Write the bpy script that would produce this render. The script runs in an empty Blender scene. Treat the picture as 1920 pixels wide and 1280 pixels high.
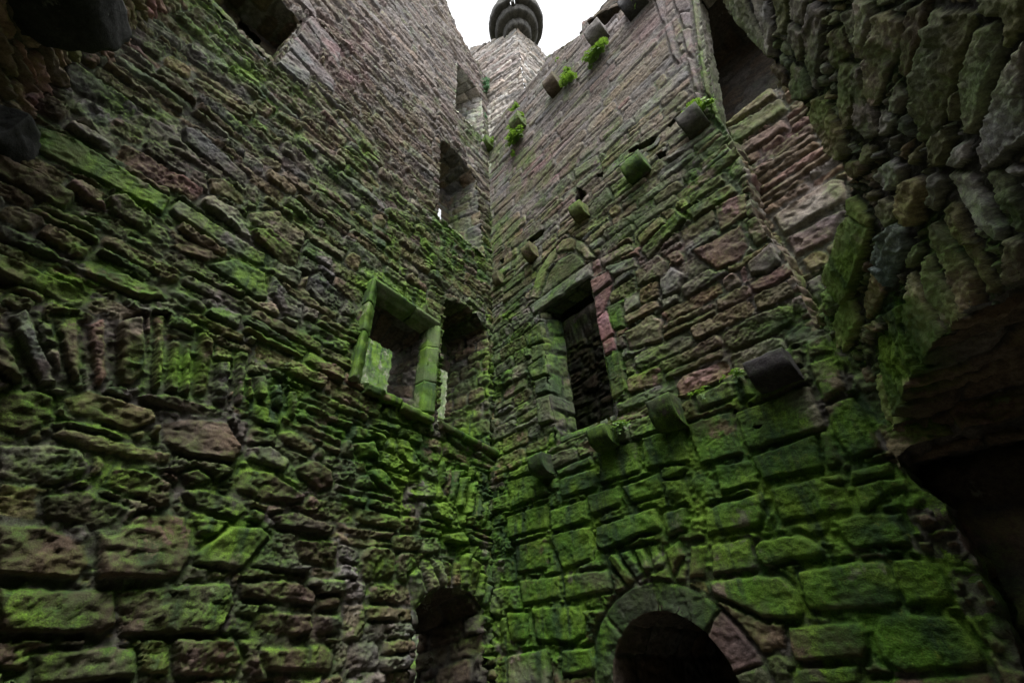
import bpy, bmesh, math, random
import numpy as np
from mathutils import Vector
R = math.radians
S = bpy.context.scene

# ------------------------------------------------------------------ camera
F, CX, CY, HZ = 800.0, 900.0, 640.0, 1230.0      # focal, principal point and horizon of the photograph, in its pixels
PIT = math.atan((HZ-CY)/F)
EYE = 1.6
cd = bpy.data.cameras.new("camera"); cam = bpy.data.objects.new("camera", cd)
S.collection.objects.link(cam); S.camera = cam
cd.sensor_fit = 'HORIZONTAL'; cd.sensor_width = 36; cd.lens = 36*F/1920
cd.shift_x = (960-CX)/1920
cd.clip_start = .05; cd.clip_end = 3000
cam.location = (0, 0, EYE); cam.rotation_euler = (R(90)+PIT, 0, 0)

# ------------------------------------------------------------------ sky, sun, exposure
SUN_EL, SUN_AZ = R(64), R(172)                    # high veiled sun, azimuth clockwise from +Y
w = bpy.data.worlds.new("World"); S.world = w; w.use_nodes = True
nt = w.node_tree; bg = nt.nodes['Background']
sky = nt.nodes.new('ShaderNodeTexSky'); sky.sky_type = 'NISHITA'; sky.sun_disc = False
sky.sun_elevation = SUN_EL; sky.sun_rotation = SUN_AZ
sky.air_density = 1.0; sky.dust_density = 6.0; sky.ozone_density = 1.0
hs = nt.nodes.new('ShaderNodeHueSaturation'); hs.inputs['Saturation'].default_value = .12
nt.links.new(sky.outputs[0], hs.inputs['Color']); nt.links.new(hs.outputs[0], bg.inputs['Color'])
bg.inputs['Strength'].default_value = .15
sl = bpy.data.lights.new("sun", 'SUN'); sun = bpy.data.objects.new("sun", sl); S.collection.objects.link(sun)
sl.energy = 1.0; sl.angle = R(24); sl.color = (1, .96, .9)
sd_ = Vector((math.sin(SUN_AZ)*math.cos(SUN_EL), math.cos(SUN_AZ)*math.cos(SUN_EL), math.sin(SUN_EL)))
sun.rotation_euler = sd_.to_track_quat('Z', 'Y').to_euler(); sun.location = (0, -6, 30)
S.view_settings.view_transform = 'Standard'; S.view_settings.look = 'None'
S.view_settings.gamma = 1; S.view_settings.exposure = 1.5
try: S.cycles.max_bounces = 6; S.cycles.diffuse_bounces = 4
except Exception: pass

# ------------------------------------------------------------------ plan of the tower (metres)
c_, s_ = math.cos(PIT), math.sin(PIT)
def ray(x, y):
    X = (x-CX)/F; Y = (CY-y)/F
    return np.array([X, c_-s_*Y, s_+c_*Y])
def unit(v): v = np.asarray(v, float); return v/np.linalg.norm(v)
hf = math.hypot(F, HZ-CY)
_r = ray(930, 900); O2 = _r[:2]/_r[1]*5.2         # the inner corner where the two walls meet
dA = -unit([1750-CX, hf]); dB = -unit([90-CX, hf])
nA = np.array([-dA[1], dA[0]]); nB = np.array([dB[1], -dB[0]])
nA = nA if nA@(-O2) > 0 else -nA; nB = nB if nB@(-O2) > 0 else -nB
J2 = O2+dB*3.6; dC = unit([-.3, -1.]); nC = np.array([dC[1], -dC[0]]); nC = nC if nC@(-J2) > 0 else -nC
D2 = O2+dA*5.0; dD = unit([.34, -.94]); nD = np.array([-dD[1], dD[0]]); nD = nD if nD@(np.array([0,0])-D2) > 0 else -nD
T2 = O2+np.array([-.30, .22]); dT = unit([.82, -.57]); nT = np.array([dT[1], -dT[0]])
nT = nT if nT@(-T2) > 0 else -nT

class Frame:
    "a wall plane: u along the wall, v = height, n = out of the wall"
    def __init__(s, P, d, n, off=0.):
        s.P = np.asarray(P, float)+np.asarray(n)*off; s.d = d; s.n = n
        s.d3 = np.array([d[0], d[1], 0.]); s.n3 = np.array([n[0], n[1], 0.])
    def uv(s, x, y):                              # where the sight line of a photo pixel meets the wall
        r = ray(x, y); M = np.array([[r[0], -s.d[0]], [r[1], -s.d[1]]])
        k, t = np.linalg.solve(M, s.P); return (t, k*r[2]+EYE)
    def pt(s, u, v, h=0.):
        u = np.asarray(u, float); v = np.asarray(v, float); h = np.asarray(h, float)+0*u
        return np.stack([s.P[0]+u*s.d[0]+h*s.n[0], s.P[1]+u*s.d[1]+h*s.n[1], v+0*u], -1)
    def poly(s, pts): return np.array([s.uv(*p) for p in pts])
    def back(s, d): return Frame(s.P, s.d, s.n, -d)
FA, FB, FC, FD, FT = Frame(O2, dA, nA), Frame(O2, dB, nB), Frame(J2, dC, nC), Frame(D2, dD, nD), Frame(T2, dT, nT)
def proj(P):                                      # world points -> photo pixels
    y = P[..., 1]; z = P[..., 2]-EYE
    zc = np.maximum(c_*y+s_*z, .05); yc = -s_*y+c_*z
    return CX+F*P[..., 0]/zc, CY-F*yc/zc

# ------------------------------------------------------------------ noise
def _h(ix, iy, seed):
    with np.errstate(over='ignore'):
        h = ix.astype(np.int64).astype(np.uint32)*np.uint32(374761393)+iy.astype(np.int64).astype(np.uint32)*np.uint32(668265263)+np.uint32(seed*2246822 % 4294967295)*np.uint32(3266489917)
        h = (h ^ (h >> np.uint32(13)))*np.uint32(1274126177)
        h = (h ^ (h >> np.uint32(16)))*np.uint32(2246822519)
        return h ^ (h >> np.uint32(15))
def rnd(ix, iy, seed): return _h(np.asarray(ix), np.asarray(iy), seed).astype(np.float64)/4294967295.
def noise(x, y, seed=0):
    x0 = np.floor(x); y0 = np.floor(y); fx = x-x0; fy = y-y0
    u = fx*fx*fx*(fx*(fx*6-15)+10); v = fy*fy*fy*(fy*(fy*6-15)+10)
    def g(dx, dy):
        a = rnd(x0+dx, y0+dy, seed)*6.2831853
        return np.cos(a)*(fx-dx)+np.sin(a)*(fy-dy)
    a = g(0, 0); b = g(1, 0); c = g(0, 1); d = g(1, 1)
    return 1.4*((a*(1-u)+b*u)*(1-v)+(c*(1-u)+d*u)*v)
def fbm(x, y, seed=0, o=3, gain=.5):
    r = 0; a = 1
    for i in range(o): r = r+a*noise(x*2**i, y*2**i, seed+i*17); a *= gain
    return r
def worley(x, y, seed=0, second=False, jit=.9):
    x0 = np.floor(x); y0 = np.floor(y); f1 = np.full(x.shape, 9.); f2 = f1.copy(); bi = np.zeros(x.shape); bj = np.zeros(x.shape)
    bx = np.zeros(x.shape); by = np.zeros(x.shape)
    for i in (-1, 0, 1):
        for j in (-1, 0, 1):
            cx = x0+i; cy = y0+j
            px = cx+.5+jit*(rnd(cx, cy, seed)-.5); py = cy+.5+jit*(rnd(cx, cy, seed+1)-.5)
            d = np.hypot(px-x, py-y); m = d < f1
            f2 = np.where(m, f1, np.minimum(f2, d)); f1 = np.where(m, d, f1)
            bi = np.where(m, cx, bi); bj = np.where(m, cy, bj); bx = np.where(m, px, bx); by = np.where(m, py, by)
    return (f1, f2, bi, bj, bx, by) if second else f1
def sstep(a, b, x):
    t = np.clip((x-a)/(b-a), 0, 1); return t*t*(3-2*t)

# ------------------------------------------------------------------ stone layouts
def poly_sd(px, py, poly):
    "signed distance to a polygon (negative inside) and nearest boundary point"
    n = len(poly); best = np.full(px.shape, 1e9); qx = np.zeros(px.shape); qy = np.zeros(px.shape); ins = np.zeros(px.shape, bool)
    for i in range(n):
        ax, ay = poly[i]; bx, by = poly[(i+1) % n]; ex, ey = bx-ax, by-ay; L = ex*ex+ey*ey+1e-12
        t = np.clip(((px-ax)*ex+(py-ay)*ey)/L, 0, 1); cx = ax+t*ex; cy = ay+t*ey
        d = (px-cx)**2+(py-cy)**2; m = d < best
        best = np.where(m, d, best); qx = np.where(m, cx, qx); qy = np.where(m, cy, qy)
        c = ((ay > py) != (by > py)) & (px < (bx-ax)*(py-ay)/((by-ay) if abs(by-ay) > 1e-12 else 1e-12)+ax); ins ^= c
    d = np.sqrt(best); return np.where(ins, -d, d), qx, qy

class Courses:
    "coursed rubble: wobbling courses, stones of random length, some split in two"
    def __init__(s, seed, v0, v1, bands, rot=.05, wob=.03, split=.2):
        s.seed = seed; s.rot = rot; s.wob = wob; s.split = split
        r = random.Random(seed); vs = [v0]; s.w = []
        while vs[-1] < v1:
            z = vs[-1]; b = [b for b in bands if z >= b[0]][-1]
            vs.append(z+r.uniform(b[1], b[2])); s.w.append((b[3], b[4]))
        s.vs = np.array(vs)
    def __call__(s, u, v):
        seed = s.seed
        vw = v+s.wob*noise(u*.7, v*.6, seed)+s.wob*.4*noise(u*3, v*3, seed+3)
        uw = u+s.wob*.7*noise(u*2.5, v*4, seed+5)
        k = np.clip(np.searchsorted(s.vs, vw, 'right')-1, 0, len(s.vs)-2)
        d = np.full(u.shape, .05); sid = np.zeros(u.shape, np.int64); lx = np.zeros(u.shape); ly = np.zeros(u.shape)
        umin, umax = u.min()-1, u.max()+1
        for kk in np.unique(k):
            m = np.where(k == kk)[0] if k.ndim == 1 else k == kk
            r = random.Random(seed*1000+int(kk)); us = [umin-r.random()]
            lo, hi = s.w[kk]
            while us[-1] < umax: us.append(us[-1]+r.uniform(lo, hi)*(1 if r.random() < .8 else .5))
            us = np.array(us); x = uw[m]; y = vw[m]
            i = np.clip(np.searchsorted(us, x, 'right')-1, 0, len(us)-2)
            x0, x1 = us[i], us[i+1]; y0, y1 = s.vs[kk]+0*x, s.vs[kk+1]+0*x
            sp = rnd(i, kk+0*i, seed+11) < s.split; fr = .35+.3*rnd(i, kk+0*i, seed+12)
            ym = y0+(y1-y0)*fr; up = sp & (y > ym); dn = sp & ~up
            y0 = np.where(up, ym, y0); y1 = np.where(dn, ym, y1)
            id_ = (i.astype(np.int64)*4+np.where(up, 1, 0)+np.where(dn, 2, 0))*4096+kk
            rr = lambda q: rnd(id_, id_*0+q, seed+20)
            H = y1-y0; Wd = x1-x0
            gx0, gx1 = .004+.02*rr(1)**2, .004+.02*rr(2)**2
            gy0, gy1 = .003+.14*H*rr(3)**2, .003+.10*H*rr(4)**2
            cx = (x0+x1+gx0-gx1)/2; cy = (y0+y1+gy0-gy1)/2
            a = np.maximum((Wd-gx0-gx1)/2, .02); b = np.maximum((H-gy0-gy1)/2, .012)
            th = s.rot*(rr(5)-.5)*2*np.minimum(1, .5*b/a*3)
            X = x-cx; Y = y-cy
            Xr = X*np.cos(th)+Y*np.sin(th); Yr = -X*np.sin(th)+Y*np.cos(th)
            # tapered ends
            b2 = b*(1-.35*(rr(6)-.3)*np.abs(Xr/a)**3)
            rad = np.minimum(np.minimum(a, b)*(.3+.6*rr(7)), .07)
            qx = np.abs(Xr)-(a-rad); qy = np.abs(Yr)-(b2-rad)
            dd = np.hypot(np.maximum(qx, 0), np.maximum(qy, 0))+np.minimum(np.maximum(qx, qy), 0)-rad
            d[m] = dd; sid[m] = id_; lx[m] = Xr; ly[m] = Yr
        return d, sid, lx, ly

class Rubble:
    "irregular uncoursed rubble on a sheared, stretched cell pattern"
    def __init__(s, seed, cu, cv, ang=0., gap=.02): s.seed, s.cu, s.cv, s.ang, s.gap = seed, cu, cv, ang, gap
    def __call__(s, u, v):
        ca, sa = math.cos(s.ang), math.sin(s.ang)
        x = (u*ca+v*sa)+.05*noise(u*3, v*3, s.seed+2); y = (-u*sa+v*ca)+.05*noise(u*3, v*3, s.seed+3)
        f1, f2, bi, bj, bx, by = worley(x/s.cu, y/s.cv, s.seed, True)
        sc = min(s.cu, s.cv); d = -(f2-f1)*.5*sc*1.3+s.gap
        sid = bi.astype(np.int64)*8191+bj.astype(np.int64)
        return d, sid, (x/s.cu-bx)*s.cu, (y/s.cv-by)*s.cv

# ------------------------------------------------------------------ stone surface -> height and albedo
BROWN, DBROWN, GREY, DGREY, PINK, OCHRE, PALE, OLIVE = (.165, .125, .09), (.10, .076, .058), (.185, .172, .162), (.115, .108, .103), (.20, .118, .112), (.165, .135, .08), (.32, .31, .30), (.115, .12, .068)
def mkstyle(**k):
    s = dict(pal=[(BROWN, 3), (GREY, 2), (OCHRE, 2), (DBROWN, 2), (PINK, .6)], mort=(.15, .14, .125), hs=(.012, .05), mdep=.03, edge=.035,
             rough=1., pit=.35, tilt=.10, tex=1., moss=0., bed=1., seed=1, wob=1., high=None, flat=None, bedang=0., soil=.82, lime=0., facet=1.)
    s.update(k); return s
def surface(u, v, layout, st, polys=(), hoff=None):
    """u, v flat arrays. polys: list of (uv polygon, options). Returns height, albedo, moss bias"""
    sd = st['seed']
    d, sid, lx, ly = layout(u, v)
    d = d.copy(); sid = sid.copy(); lx = lx.copy(); ly = ly.copy()
    wob = st['wob']*(.010*noise(u*9, v*9, sd+31)+.006*noise(u*24, v*24, sd+32))
    d = d+wob
    ex = {}
    smooth = np.zeros(u.shape); colr = np.full(u.shape, -1, np.int64); xt = np.zeros(u.shape); mb = np.zeros(u.shape)
    cols = []
    for pi, (pl, op) in enumerate(polys):
        mg = op.get('mg', .03)
        x0, y0 = pl.min(0)-mg; x1, y1 = pl.max(0)+mg
        m = np.where((u > x0) & (u < x1) & (v > y0) & (v < y1))[0]
        if len(m) < 4: continue
        q, _, _ = poly_sd(u[m], v[m], pl)
        rr_ = op.get('r', .03)
        q = q+op.get('gap', .006)+wob[m]*op.get('wob', .9)
        keep = q < mg
        # an earlier stone keeps its place where two outlines overlap
        mm = m[keep]; qq = q[keep]
        mask = (smooth[mm] > 0) & (d[mm] < qq) & (d[mm] < 0)
        mm = mm[~mask]; qq = qq[~mask]
        d[mm] = qq; sid[mm] = 900000000+pi*97+sd*7919
        c = pl.mean(0); lx[mm] = u[mm]-c[0]; ly[mm] = v[mm]-c[1]
        smooth[mm] = np.where(qq < 0, 1., .6); xt[mm] = op.get('h', 0.); mb[mm] = op.get('moss', 0.)
        ex[pi] = op
        if 'col' in op:
            cols.append(op['col']); colr[mm] = len(cols)-1
        else: colr[mm] = -1
        if op.get('smooth'): smooth[mm] = 2
        if op.get('flat'): tl_ = 1
    rr = lambda q: rnd(sid, sid*0+q, sd+77)
    e = -d
    wdt = st['edge']*(.6+.8*rr(1))
    prof = np.where(e > 0, 1-(1-np.clip(e/wdt, 0, 1))**2.3, 0)
    lo, hi = st['hs']; Hs = lo+(hi-lo)*rr(2)**1.3+xt
    fine = np.where(smooth == 2, .50, np.where(smooth == 1, .75, 1.))
    tl = st['tilt']; tilt = np.clip(lx*(rr(3)-.5)*tl*2+ly*(rr(4)-.5)*tl*3.2, -.035, .035)*np.where(smooth == 2, .3, 1)
    # weathered relief: bedding furrows, lumps and honeycomb pits
    ph = rr(5)*50; sh = (rr(6)-.5)*.5
    ca_, sa_ = math.cos(st['bedang']), math.sin(st['bedang'])
    u_, v_ = u, v; u, v = u*ca_+v*sa_, -u*sa_+v*ca_
    bu = u*5+ph; bv = (v+sh*lx)*24+ph+1.3*noise(u*6, v*8, sd+41)
    bed = 1-np.abs(noise(bu, bv, sd+42))*2.2
    bed2 = 1-np.abs(noise(u*14+ph, v*55+ph, sd+43))*2.
    lump = fbm(u*6+ph, v*9+ph, sd+44, 3)
    kb = (.25+.75*rr(7))*st['bed']
    wx, wy = u*9+.35*noise(u*14, v*14, sd+46)+ph, v*13+.35*noise(u*14, v*14, sd+47)+ph
    f1, f2, bi, bj, bx, by = worley(wx, wy, sd+48, True)
    fac = ((rnd(bi, bj, sd+49)-.5)*(wx-bx)/9+(rnd(bi, bj, sd+50)-.62)*(wy-by)/13)*.75+.012*(rnd(bi, bj, sd+53)-.5)
    tex = .009*kb*bed+.005*kb*bed2+.008*lump+.006*noise(u*30, v*42, sd+45)+np.clip(fac, -.03, .03)*st['facet']*(.5+.8*rr(13))
    pits = rr(8) < st['pit']
    if st['pit'] > 0:
        f = worley(u*36, v*46, sd+51); hole = 1-sstep(.15, .5, f)
        tex = tex-np.where(pits, .014*hole*(.5+.5*sstep(-.3, .3, noise(u*5, v*5, sd+52))), 0)
    fl = fbm(u*4.2+ph, v*6.5+ph, sd+56, 4); fl2 = fbm(u*7+ph*1.3, v*11-ph, sd+57, 4)
    spall = -.009*sstep(.12, .17, fl)-.006*sstep(.38, .42, fl)-.005*sstep(.22, .26, fl2)
    u, v = u_, v_
    tex = tex+spall*(.6+.8*rr(14))
    tex = tex*st['rough']*st['tex']*fine
    kf = 1.
    if st['flat']: kf = 1-(1-st['flat'][2])*sstep(st['flat'][0], st['flat'][1], v)
    tex = tex*kf+(1-kf)*.006*fbm(u_*11, v_*17, sd+55, 3); Hs = Hs*kf; tilt = tilt*kf
    g = worley(u*17+.4*noise(u*9, v*9, sd+61), v*23, sd+60)
    mort = -st['mdep']*(1+.5*fbm(u*3, v*3, sd+63, 2))+.010*st['tex']*fbm(u*14, v*14, sd+62, 3)+np.where(rnd(np.floor(u*17), np.floor(v*23), sd+64) < .4, .016*(1-sstep(.1, .5, g)), 0)
    mort = mort*kf
    h = mort*(1-prof)+prof*(Hs+tilt+tex)
    if hoff is not None: h = h+hoff(u, v)
    # albedo: the stone's own colour, the joints lime mortar
    pal = st['pal']; cw = np.cumsum([p[1] for p in pal]); cw = cw/cw[-1]
    idx = np.clip(np.searchsorted(cw, rr(9)), 0, len(pal)-1); P = np.array([p[0] for p in pal])
    i2 = np.clip(np.searchsorted(cw, rr(10)), 0, len(pal)-1)
    alb = P[idx]*.72+P[i2]*.28
    if cols: alb = np.where((colr >= 0)[:, None], np.array(cols)[np.maximum(colr, 0)], alb)
    if st['high']:
        z0_, z1_, hc, hk = st['high']; k_ = (hk*sstep(z0_, z1_, v))[:, None]; alb = alb*(1-k_)+np.array(hc)*k_
    alb = alb*(.78+.44*rr(11))[:, None]
    var = fbm(u*2.2+ph, v*5+ph, sd+71, 3)
    alb = alb*(1+.30*var)[:, None]
    warm = noise(u*3+ph, v*4, sd+72)
    alb = alb*np.stack([1+.10*warm, 1+0*warm, 1-.12*warm], -1)
    alb = alb*st['soil']  # one even brightness factor on the whole stone palette
    pm = sstep(.02, .35, prof)[:, None]
    mc = np.array(st['mort'])*(1+.35*fbm(u*8, v*8, sd+73, 3))[:, None]
    if st['high']: mc = mc*(1-k_)+np.array(hc)*.75*k_*(1+.3*fbm(u*8, v*8, sd+74, 3))[:, None]
    alb = alb*pm+mc*(1-pm)
    if st['lime']:
        lk = ((1-sstep(.01, .10, np.abs(u-.02)+.04*noise(u*0+3, v*6, sd+81)))*sstep(-.25, .25, fbm(u*6, v*7, sd+80, 3))*st['lime'])[:, None]; alb = alb*(1-lk)+np.array([.26, .255, .235])*lk
    alb = np.clip(alb, .012, .8)
    moss = mb+st['moss']+.30*(rr(12)-.5)-.30*sstep(6.2, 9.5, v)
    return h, alb, moss, prof

# moss and lichen grow in patches: (photo x, y, rx, ry, amount)
MOSS = [
 (450,110,90,60,.45),(540,200,90,70,.35),(660,310,60,45,.3),(400,40,60,60,.4),(330,130,90,90,.2),(860,450,70,60,.75),(900,500,40,40,.5),(830,420,30,40,.5),
 (200,520,170,45,.5),(90,480,120,60,.35),(390,600,80,40,.45),(560,640,70,40,.45),(450,500,60,40,.3),(260,240,80,60,.2),(120,260,80,60,.2),
 (740,850,90,70,.95),(870,900,60,80,1.0),(700,930,60,60,.6),(530,740,80,50,.8),(860,1000,60,50,.9),(720,1060,60,50,.4),(650,800,50,50,.7),
 (330,690,130,60,.5),(120,760,120,60,.3),(440,1000,90,50,.6),(400,900,90,60,.25),(120,1050,120,90,.25),(400,1160,120,60,.3),(300,1240,130,60,.2),(560,900,70,50,.3),
 (890,250,30,40,.6),(930,300,40,40,.5),(980,300,40,50,.45),(1060,170,60,50,.3),(1200,380,120,100,.3),(1330,330,80,120,.4),(1380,440,80,60,.35),(1180,310,60,50,.35),
 (960,680,60,140,.5),(1050,640,40,140,.5),(960,500,60,100,.35),(1150,660,40,60,.45),(1220,560,70,60,.25),(1500,620,60,40,.6),(1240,700,60,30,.4),
 (1000,980,110,130,1.15),(1150,950,120,110,1.3),(1030,1160,100,90,1.25),(1300,900,130,110,1.3),(1480,870,120,110,1.25),(1600,1000,130,130,1.3),(1500,1080,120,70,1.2),(1720,1150,150,120,1.25),(1400,1020,90,60,1.1),(1600,820,60,90,.9),(1420,800,100,70,.8),
 (1570,560,60,130,.6),(1700,650,70,110,1.05),(1780,430,120,120,.3),(1880,480,60,80,.4),(1700,60,60,80,.15),(1560,120,60,120,.15),(1880,200,80,120,.2),
 (100,1140,120,60,.4),(80,1030,100,60,.35),(270,1030,90,60,.4),(120,900,110,60,.35),(250,850,120,50,.3),(600,420,120,60,.3),(250,420,120,60,.3),(720,450,80,60,.3),
 (705,640,40,120,.8),(800,690,30,110,.7),(750,580,80,50,.6),(870,830,70,30,.7),(720,760,70,30,.6),
 (1480,160,60,60,.3),
]
PINKS = [(1040,315,60,35,.8),(1075,280,40,30,.5),(1260,470,40,40,.6),(1290,100,40,60,.4),(640,90,60,50,.55),(660,150,40,30,.6),(560,60,60,40,.4),(600,250,50,50,.35),(480,310,60,30,.45),
 (1180,480,80,40,.3),(1060,370,50,30,.5),(1230,60,60,40,.4),(1480,290,60,60,.6),(60,170,60,60,.7),(820,480,40,40,.35),(300,420,80,40,.3),(560,980,60,60,.35),(600,1180,60,60,.45),(520,1230,80,50,.4),(60,640,120,50,.45),(250,640,60,50,.3),(1400,560,80,40,.5),(1330,640,80,40,.4),(930,120,50,40,.2),(740,300,60,60,.3)]
def pink_mix(P, alb, seed=0):
    x, y = proj(P); m = np.zeros(x.shape)
    for (a, b, rx, ry, k) in PINKS:
        m = np.maximum(m, k*np.exp(-.8*(((x-a)/rx)**2+((y-b)/ry)**2)))
    n_ = fbm(P[:, 0]*2.6+P[:, 1]*2.1, P[:, 2]*4.5, 91, 3)
    m = np.clip(m*sstep(-.35, .35, n_)*1.15, 0, .85)[:, None]; l = alb.mean(1, keepdims=True)
    return alb*(1-m)+m*l*np.array([1.42, .80, .86])
def moss_at(P):
    x, y = proj(P); m = np.zeros(x.shape)
    for (a, b, rx, ry, k) in MOSS:
        q = ((x-a)/rx)**2+((y-b)/ry)**2
        m = np.maximum(m, k*np.exp(-q*.7))
    return m

# ------------------------------------------------------------------ materials
def nodes(name):
    m = bpy.data.materials.new(name); m.use_nodes = True; t = m.node_tree; return m, t, t.nodes['Principled BSDF']
def N(t, kind, **k):
    n = t.nodes.new('ShaderNode'+kind)
    for a, b in k.items():
        if a in n.inputs: n.inputs[a].default_value = b
        else: setattr(n, a, b)
    return n
def math_(t, op, a, b=None, clamp=False):
    n = t.nodes.new('ShaderNodeMath'); n.operation = op; n.use_clamp = clamp
    for i, q in enumerate((a, b)):
        if q is None: continue
        if isinstance(q, (int, float)): n.inputs[i].default_value = q
        else: t.links.new(q, n.inputs[i])
    return n.outputs[0]
def mixc(t, fac, a, b, mode='MIX'):
    n = t.nodes.new('ShaderNodeMix'); n.data_type = 'RGBA'; n.blend_type = mode
    for i, q in ((0, fac), (6, a), (7, b)):
        if isinstance(q, (int, float)): n.inputs[i].default_value = q
        elif isinstance(q, tuple): n.inputs[i].default_value = (*q, 1)
        else: t.links.new(q, n.inputs[i])
    return n.outputs[2]
def ramp(t, fac, lo, hi):
    n = t.nodes.new('ShaderNodeMapRange'); n.interpolation_type = 'SMOOTHSTEP'
    n.inputs[1].default_value = lo; n.inputs[2].default_value = hi; t.links.new(fac, n.inputs[0]); return n.outputs[0]
def masonry_material():
    m, t, b = nodes("weathered_masonry"); L = t.links.new
    geo = N(t, 'NewGeometry'); tc = N(t, 'TexCoord'); pos = tc.outputs['Object']
    alb = N(t, 'Attribute', attribute_name='alb').outputs['Color']; mo = N(t, 'Attribute', attribute_name='moss').outputs['Fac']
    def no(sc, det=3, rough=.55, dist=0.):
        n = N(t, 'TexNoise', Scale=sc, Detail=det, Roughness=rough, Distortion=dist); L(pos, n.inputs['Vector']); return n.outputs['Fac']
    n1, n2, n3, n4 = no(5, 4), no(28, 4, .65), no(110, 3, .7), no(2.2, 4, .6, .4)
    base = mixc(t, 1., alb, mixc(t, ramp(t, n2, .25, .75), (.62, .62, .62), (1.35, 1.33, 1.3)), 'MULTIPLY')
    base = mixc(t, 1., base, mixc(t, ramp(t, n3, .3, .7), (.78, .78, .78), (1.2, 1.2, 1.2)), 'MULTIPLY')
    lich = math_(t, 'MULTIPLY', ramp(t, n1, .60, .70), ramp(t, n2, .5, .62))
    base = mixc(t, math_(t, 'MULTIPLY', lich, .35), base, (.34, .35, .32))
    sep = N(t, 'SeparateXYZ'); L(geo.outputs['Normal'], sep.inputs[0])
    f = math_(t, 'ADD', mo, math_(t, 'MULTIPLY', sep.outputs['Z'], .34))
    f = math_(t, 'ADD', f, math_(t, 'MULTIPLY', math_(t, 'SUBTRACT', n4, .5), 1.1))
    f = math_(t, 'ADD', f, math_(t, 'MULTIPLY', math_(t, 'SUBTRACT', n2, .5), .75))
    f = math_(t, 'ADD', f, math_(t, 'MULTIPLY', math_(t, 'SUBTRACT', n1, .5), .6))
    mp = N(t, 'Mapping'); mp.inputs['Scale'].default_value = (5, 5, .7); L(pos, mp.inputs['Vector'])
    run = N(t, 'TexNoise', Scale=1.6, Detail=4., Roughness=.6); L(mp.outputs[0], run.inputs['Vector']); run = run.outputs['Fac']
    f = math_(t, 'ADD', f, math_(t, 'MULTIPLY', math_(t, 'SUBTRACT', run, .5), 1.0))
    f = math_(t, 'ADD', f, math_(t, 'MULTIPLY', math_(t, 'SUBTRACT', n3, .5), .5))
    f = math_(t, 'SUBTRACT', f, math_(t, 'MULTIPLY', ramp(t, no(3.3, 5, .62), .56, .66), .75))
    mf = ramp(t, f, .20, .95)
    alg = math_(t, 'MULTIPLY', ramp(t, f, -.15, .45), .75)
    base = mixc(t, alg, base, mixc(t, 1., base, (.66, .92, .50), 'MULTIPLY'))
    mcol = mixc(t, ramp(t, n1, .35, .65), (.014, .042, .010), (.056, .136, .011))
    mcol = mixc(t, ramp(t, n4, .42, .68), mcol, (.092, .17, .016))
    mcol = mixc(t, math_(t, 'MULTIPLY', ramp(t, run, .48, .66), .85), mcol, (.010, .026, .014))
    mcol = mixc(t, math_(t, 'MULTIPLY', ramp(t, n2, .56, .74), .55), mcol, (.11, .135, .018))
    mcol = mixc(t, 1., mcol, mixc(t, ramp(t, n3, .25, .75), (.5, .5, .5), (1.55, 1.55, 1.5)), 'MULTIPLY')
    col = mixc(t, math_(t, 'MULTIPLY', mf, .92), base, mcol)
    L(col, b.inputs['Base Color'])
    b.inputs['Roughness'].default_value = .82; b.inputs['Specular IOR Level'].default_value = .14
    hgt = math_(t, 'ADD', math_(t, 'MULTIPLY', n2, .6), math_(t, 'MULTIPLY', n3, .4))
    bu = N(t, 'Bump', Strength=.9, Distance=.012); L(hgt, bu.inputs['Height']); L(bu.outputs[0], b.inputs['Normal'])
    return m
MAS = masonry_material()
def leaf_material(name, c1, c2):
    m, t, b = nodes(name); L = t.links.new
    oi = N(t, 'TexNoise', Scale=9.); tc = N(t, 'TexCoord'); L(tc.outputs['Object'], oi.inputs['Vector'])
    ob = N(t, 'ObjectInfo'); cc = mixc(t, ramp(t, oi.outputs['Fac'], .35, .65), c1, c2)
    L(mixc(t, math_(t, 'MULTIPLY', ob.outputs['Random'], .5), cc, (.09, .18, .05)), b.inputs['Base Color']); b.inputs['Roughness'].default_value = .5
    tr = N(t, 'BsdfTranslucent', Color=(*[1.2*k for k in c2], 1)); mx = N(t, 'MixShader', Fac=.28); out = t.nodes['Material Output']
    L(b.outputs[0], mx.inputs[1]); L(tr.outputs[0], mx.inputs[2]); L(mx.outputs[0], out.inputs['Surface'])
    return m
LEAF = leaf_material("fern_leaf", (.055, .14, .015), (.15, .27, .028))
CREEP = leaf_material("creeper_leaf", (.03, .09, .05), (.09, .19, .10))

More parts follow.
